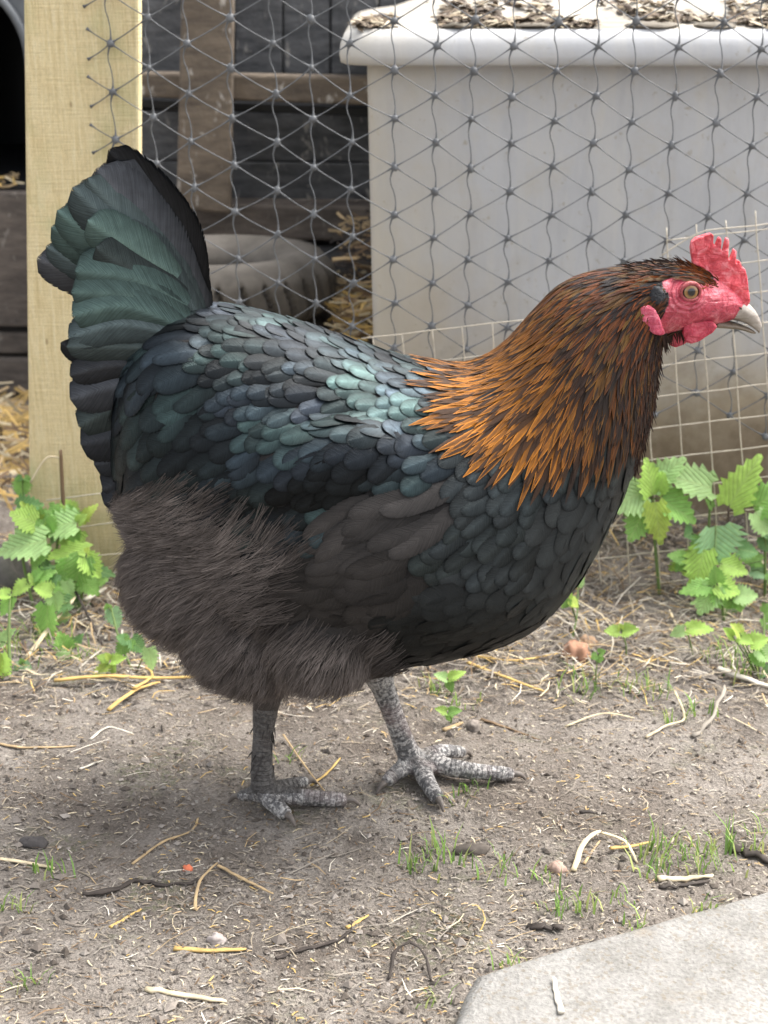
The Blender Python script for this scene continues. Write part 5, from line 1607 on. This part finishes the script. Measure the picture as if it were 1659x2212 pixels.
while n_ < 20000:
    v_ = r.uniform(1160, 2330); u_ = r.uniform(-160, 1820)
    g = G(u_, v_)
    dens = 0.35 + 0.65 * max(0, min(1, (1540 - v_) / 160)) + 0.3 * noise.noise(Vector((g.x * 7, g.y * 7, 9)))
    if r.random() > dens: continue
    if u_ > 1075 and v_ > 2110 - (u_ - 1080) * 0.2833 + 5 and r.random() < 0.985: continue
    back = max(0, min(1, (1560 - v_) / 120))
    L = r.uniform(0.002, 0.007) + back * r.expovariate(1 / 0.011) + (r.expovariate(1 / 0.008) if r.random() < 0.12 else 0)
    c = pal[int(r.random() ** (1.25 - 0.3 * back) * len(pal))] if r.random() < 0.32 + .5 * back else r.choice(pal[4:])
    chip(g.x, g.y, min(L, 0.055), r.uniform(0.0004, 0.0011) + 0.0008 * back * r.random(), c, back * r.uniform(0, 0.006), 0.3 + back * 0.4, r.uniform(-.15, .15))
    n_ += 1
# straw drifts beside the sleepers and behind the tub corner
def heap(u0, u1, y0, y1, z0, z1, n, Lm, cols):
    for _ in range(n):
        Y = r.uniform(y0, y1)
        p = P(r.uniform(u0, u1), 700, Y)
        p.z = r.uniform(z0, z1)
        a = r.uniform(0, math.pi); L = r.uniform(0.4, 1) * Lm; w = r.uniform(0.0010, 0.0022)
        d = Vector((math.cos(a), math.sin(a) * 0.5, r.gauss(0, .35))) * L / 2; s = d.cross(Vector((0, -1, .6))).normalized() * w
        k = Vector((0, 0, r.uniform(-.1, .15) * L)); q = Vector((0, -w, 0))
        mb.add([p - d - s, p - d + s, p + k - s + q, p + k + s + q, p + d - s, p + d + s], [(0, 2, 3, 1), (2, 4, 5, 3)], np.array(r.choice(cols)) * r.uniform(0.6, 1.2))
gold = [STRAW['gold'], STRAW['pale'], STRAW['tan'], STRAW['gold']]
heap(735, 850, 1.84, 2.05, 0.18, 0.225, 260, 0.06, gold + [STRAW['brown']])
heap(735, 850, 1.9, 2.12, 0.2, 0.30, 200, 0.05, [STRAW['dark'], STRAW['brown'], STRAW['dark'], STRAW['tan']])
heap(735, 850, 1.84, 2.05, 0.0, 0.18, 300, 0.06, [STRAW['brown'], STRAW['tan'], STRAW['dark']])
heap(-60, 70, 1.98, 2.17, 0.004, 0.03, 120, 0.09, gold)
heap(-60, 60, 2.21, 2.24, P(0, 411, 2.2).z + .002, P(0, 411, 2.2).z + 0.018, 40, 0.05, gold)
heap(-60, 66, 1.7, 1.98, 0.006, 0.02, 90, 0.09, gold + [STRAW['brown']])
tag(mb.build('straw_litter', M_litter, None, False), 'countless bits of straw, chaff and stem strewn over the soil', 'litter', None, 'stuff')
# soil bank filling behind the tyres under that straw
v, f = ellipsoid((P(800, 700, 2.0).x, 2.02, 0.0), 0.13, 0.16, 0.215, 0, 30, 16)
v = [Vector(q) + Vector(q).normalized() * 0.012 * noise.noise(Vector(q) * 30) for q in v]
m2 = MB(); m2.add(v, f); tag(m2.build('soil_heap', M_soil), 'heap of dark soil and straw between tyres and tub', 'soil heap')

# crumbs of soil
mb = MB()
cv, cf = [(1, 0, 0), (-1, 0, 0), (0, 1, 0), (0, -1, 0), (0, 0, 1), (0, 0, -.6)], [(0, 2, 4), (2, 1, 4), (1, 3, 4), (3, 0, 4), (2, 0, 5), (1, 2, 5), (3, 1, 5), (0, 3, 5)]
cv = np.array(cv, dtype=float)
for _ in range(14000):
    u_, v_ = r.uniform(-60, 1720), r.uniform(1200, 2260)
    g = G(u_, v_)
    if u_ > 1075 and v_ > 2110 - (u_ - 1080) * 0.2833 + 5: continue
    s = min(0.0055, 0.0006 + r.expovariate(1 / 0.00065)) * (1.5 if v_ < 1500 else 1)
    a = r.uniform(0, 6.28); R2 = np.array([[math.cos(a), -math.sin(a), 0], [math.sin(a), math.cos(a), 0], [0, 0, 1]])
    jit = 1 + 0.35 * rng.standard_normal((6, 3))
    c = r.choice([(0.09, 0.075, 0.062), (0.13, 0.11, 0.093), (0.2, 0.174, 0.15), (0.27, 0.24, 0.21), (0.16, 0.138, 0.118)])
    mb.add((cv * jit * np.array([s, s * r.uniform(.6, 1), s * r.uniform(.4, .8)])) @ R2.T + np.array([g.x, g.y, gh(g.x, g.y) + s * 0.25]), cf, np.array(c) * r.uniform(.8, 1.2))
tag(mb.build('soil_crumbs', M_stone, None, False), 'loose crumbs of dry soil and grit', 'soil crumbs', None, 'stuff')

# grass blades in sparse tufts
mb = MB()
tufts = [(920, 1858, 1.2), (880, 1872, .8), (985, 1868, 1.1), (1095, 1890, 1.0), (1170, 1905, .6), (1410, 1840, 1.3), (1480, 1845, 1.1), (1440, 1862, 1.), (1560, 1830, 1.2), (1640, 1825, 1.2), (1540, 1880, 1.3), (1400, 1895, .8), (1220, 1968, 1.1), (1250, 1970, .9), (1020, 1720, .9), (100, 1895, .9), (40, 1975, .8), (60, 2130, .8),
         (1400, 1500, 1.2), (1270, 1480, 1.2), (1240, 1500, .9), (1350, 1495, .8), (1500, 1545, 1.0), (945, 1500, 1.), (1000, 1525, .8), (620, 1640, .6), (1600, 1470, 1.3), (1560, 1430, 1.3), (1640, 1440, 1.4), (930, 2165, .8), (1090, 2085, .8), (1370, 2010, .8), (1520, 1975, .9), (1345, 1950, .6), (60, 1420, 1.3), (120, 1400, 1.4), (90, 1370, 1.5), (20, 1400, 1.2), (190, 1430, 1.), (1430, 1560, .8)]
for (u_, v_, s_) in tufts:
    g = G(u_, v_)
    for b in range(int(16 * s_)):
        x, y = g.x + r.gauss(0, 0.009 * s_), g.y + r.gauss(0, 0.008 * s_)
        z = gh(x, y) - 0.001
        h = r.uniform(0.008, 0.02) * s_; a = r.uniform(0, 6.28); le = h * r.uniform(0.3, 1.0)
        d = Vector((math.cos(a), math.sin(a), 0)); w = Vector((-math.sin(a), math.cos(a), 0)) * r.uniform(0.0005, 0.001)
        p = Vector((x, y, z)); q1 = p + d * le * .35 + Vector((0, 0, h * .65)); q2 = p + d * le + Vector((0, 0, h))
        c = r.choice([(0.2, 0.34, 0.07), (0.28, 0.4, 0.1), (0.36, 0.4, 0.14), (0.16, 0.27, 0.07)])
        mb.add([p - w, p + w, q1 - w * .8, q1 + w * .8, q2], [(0, 1, 3, 2), (2, 3, 4)], np.array(c) * r.uniform(.8, 1.15))
M_grass = mat_vcol('grass_blade', 0.6, 0.3, 0.3)
tag(mb.build('grass', M_grass), 'sparse short green grass blades in the trodden soil', 'grass', None, 'stuff')
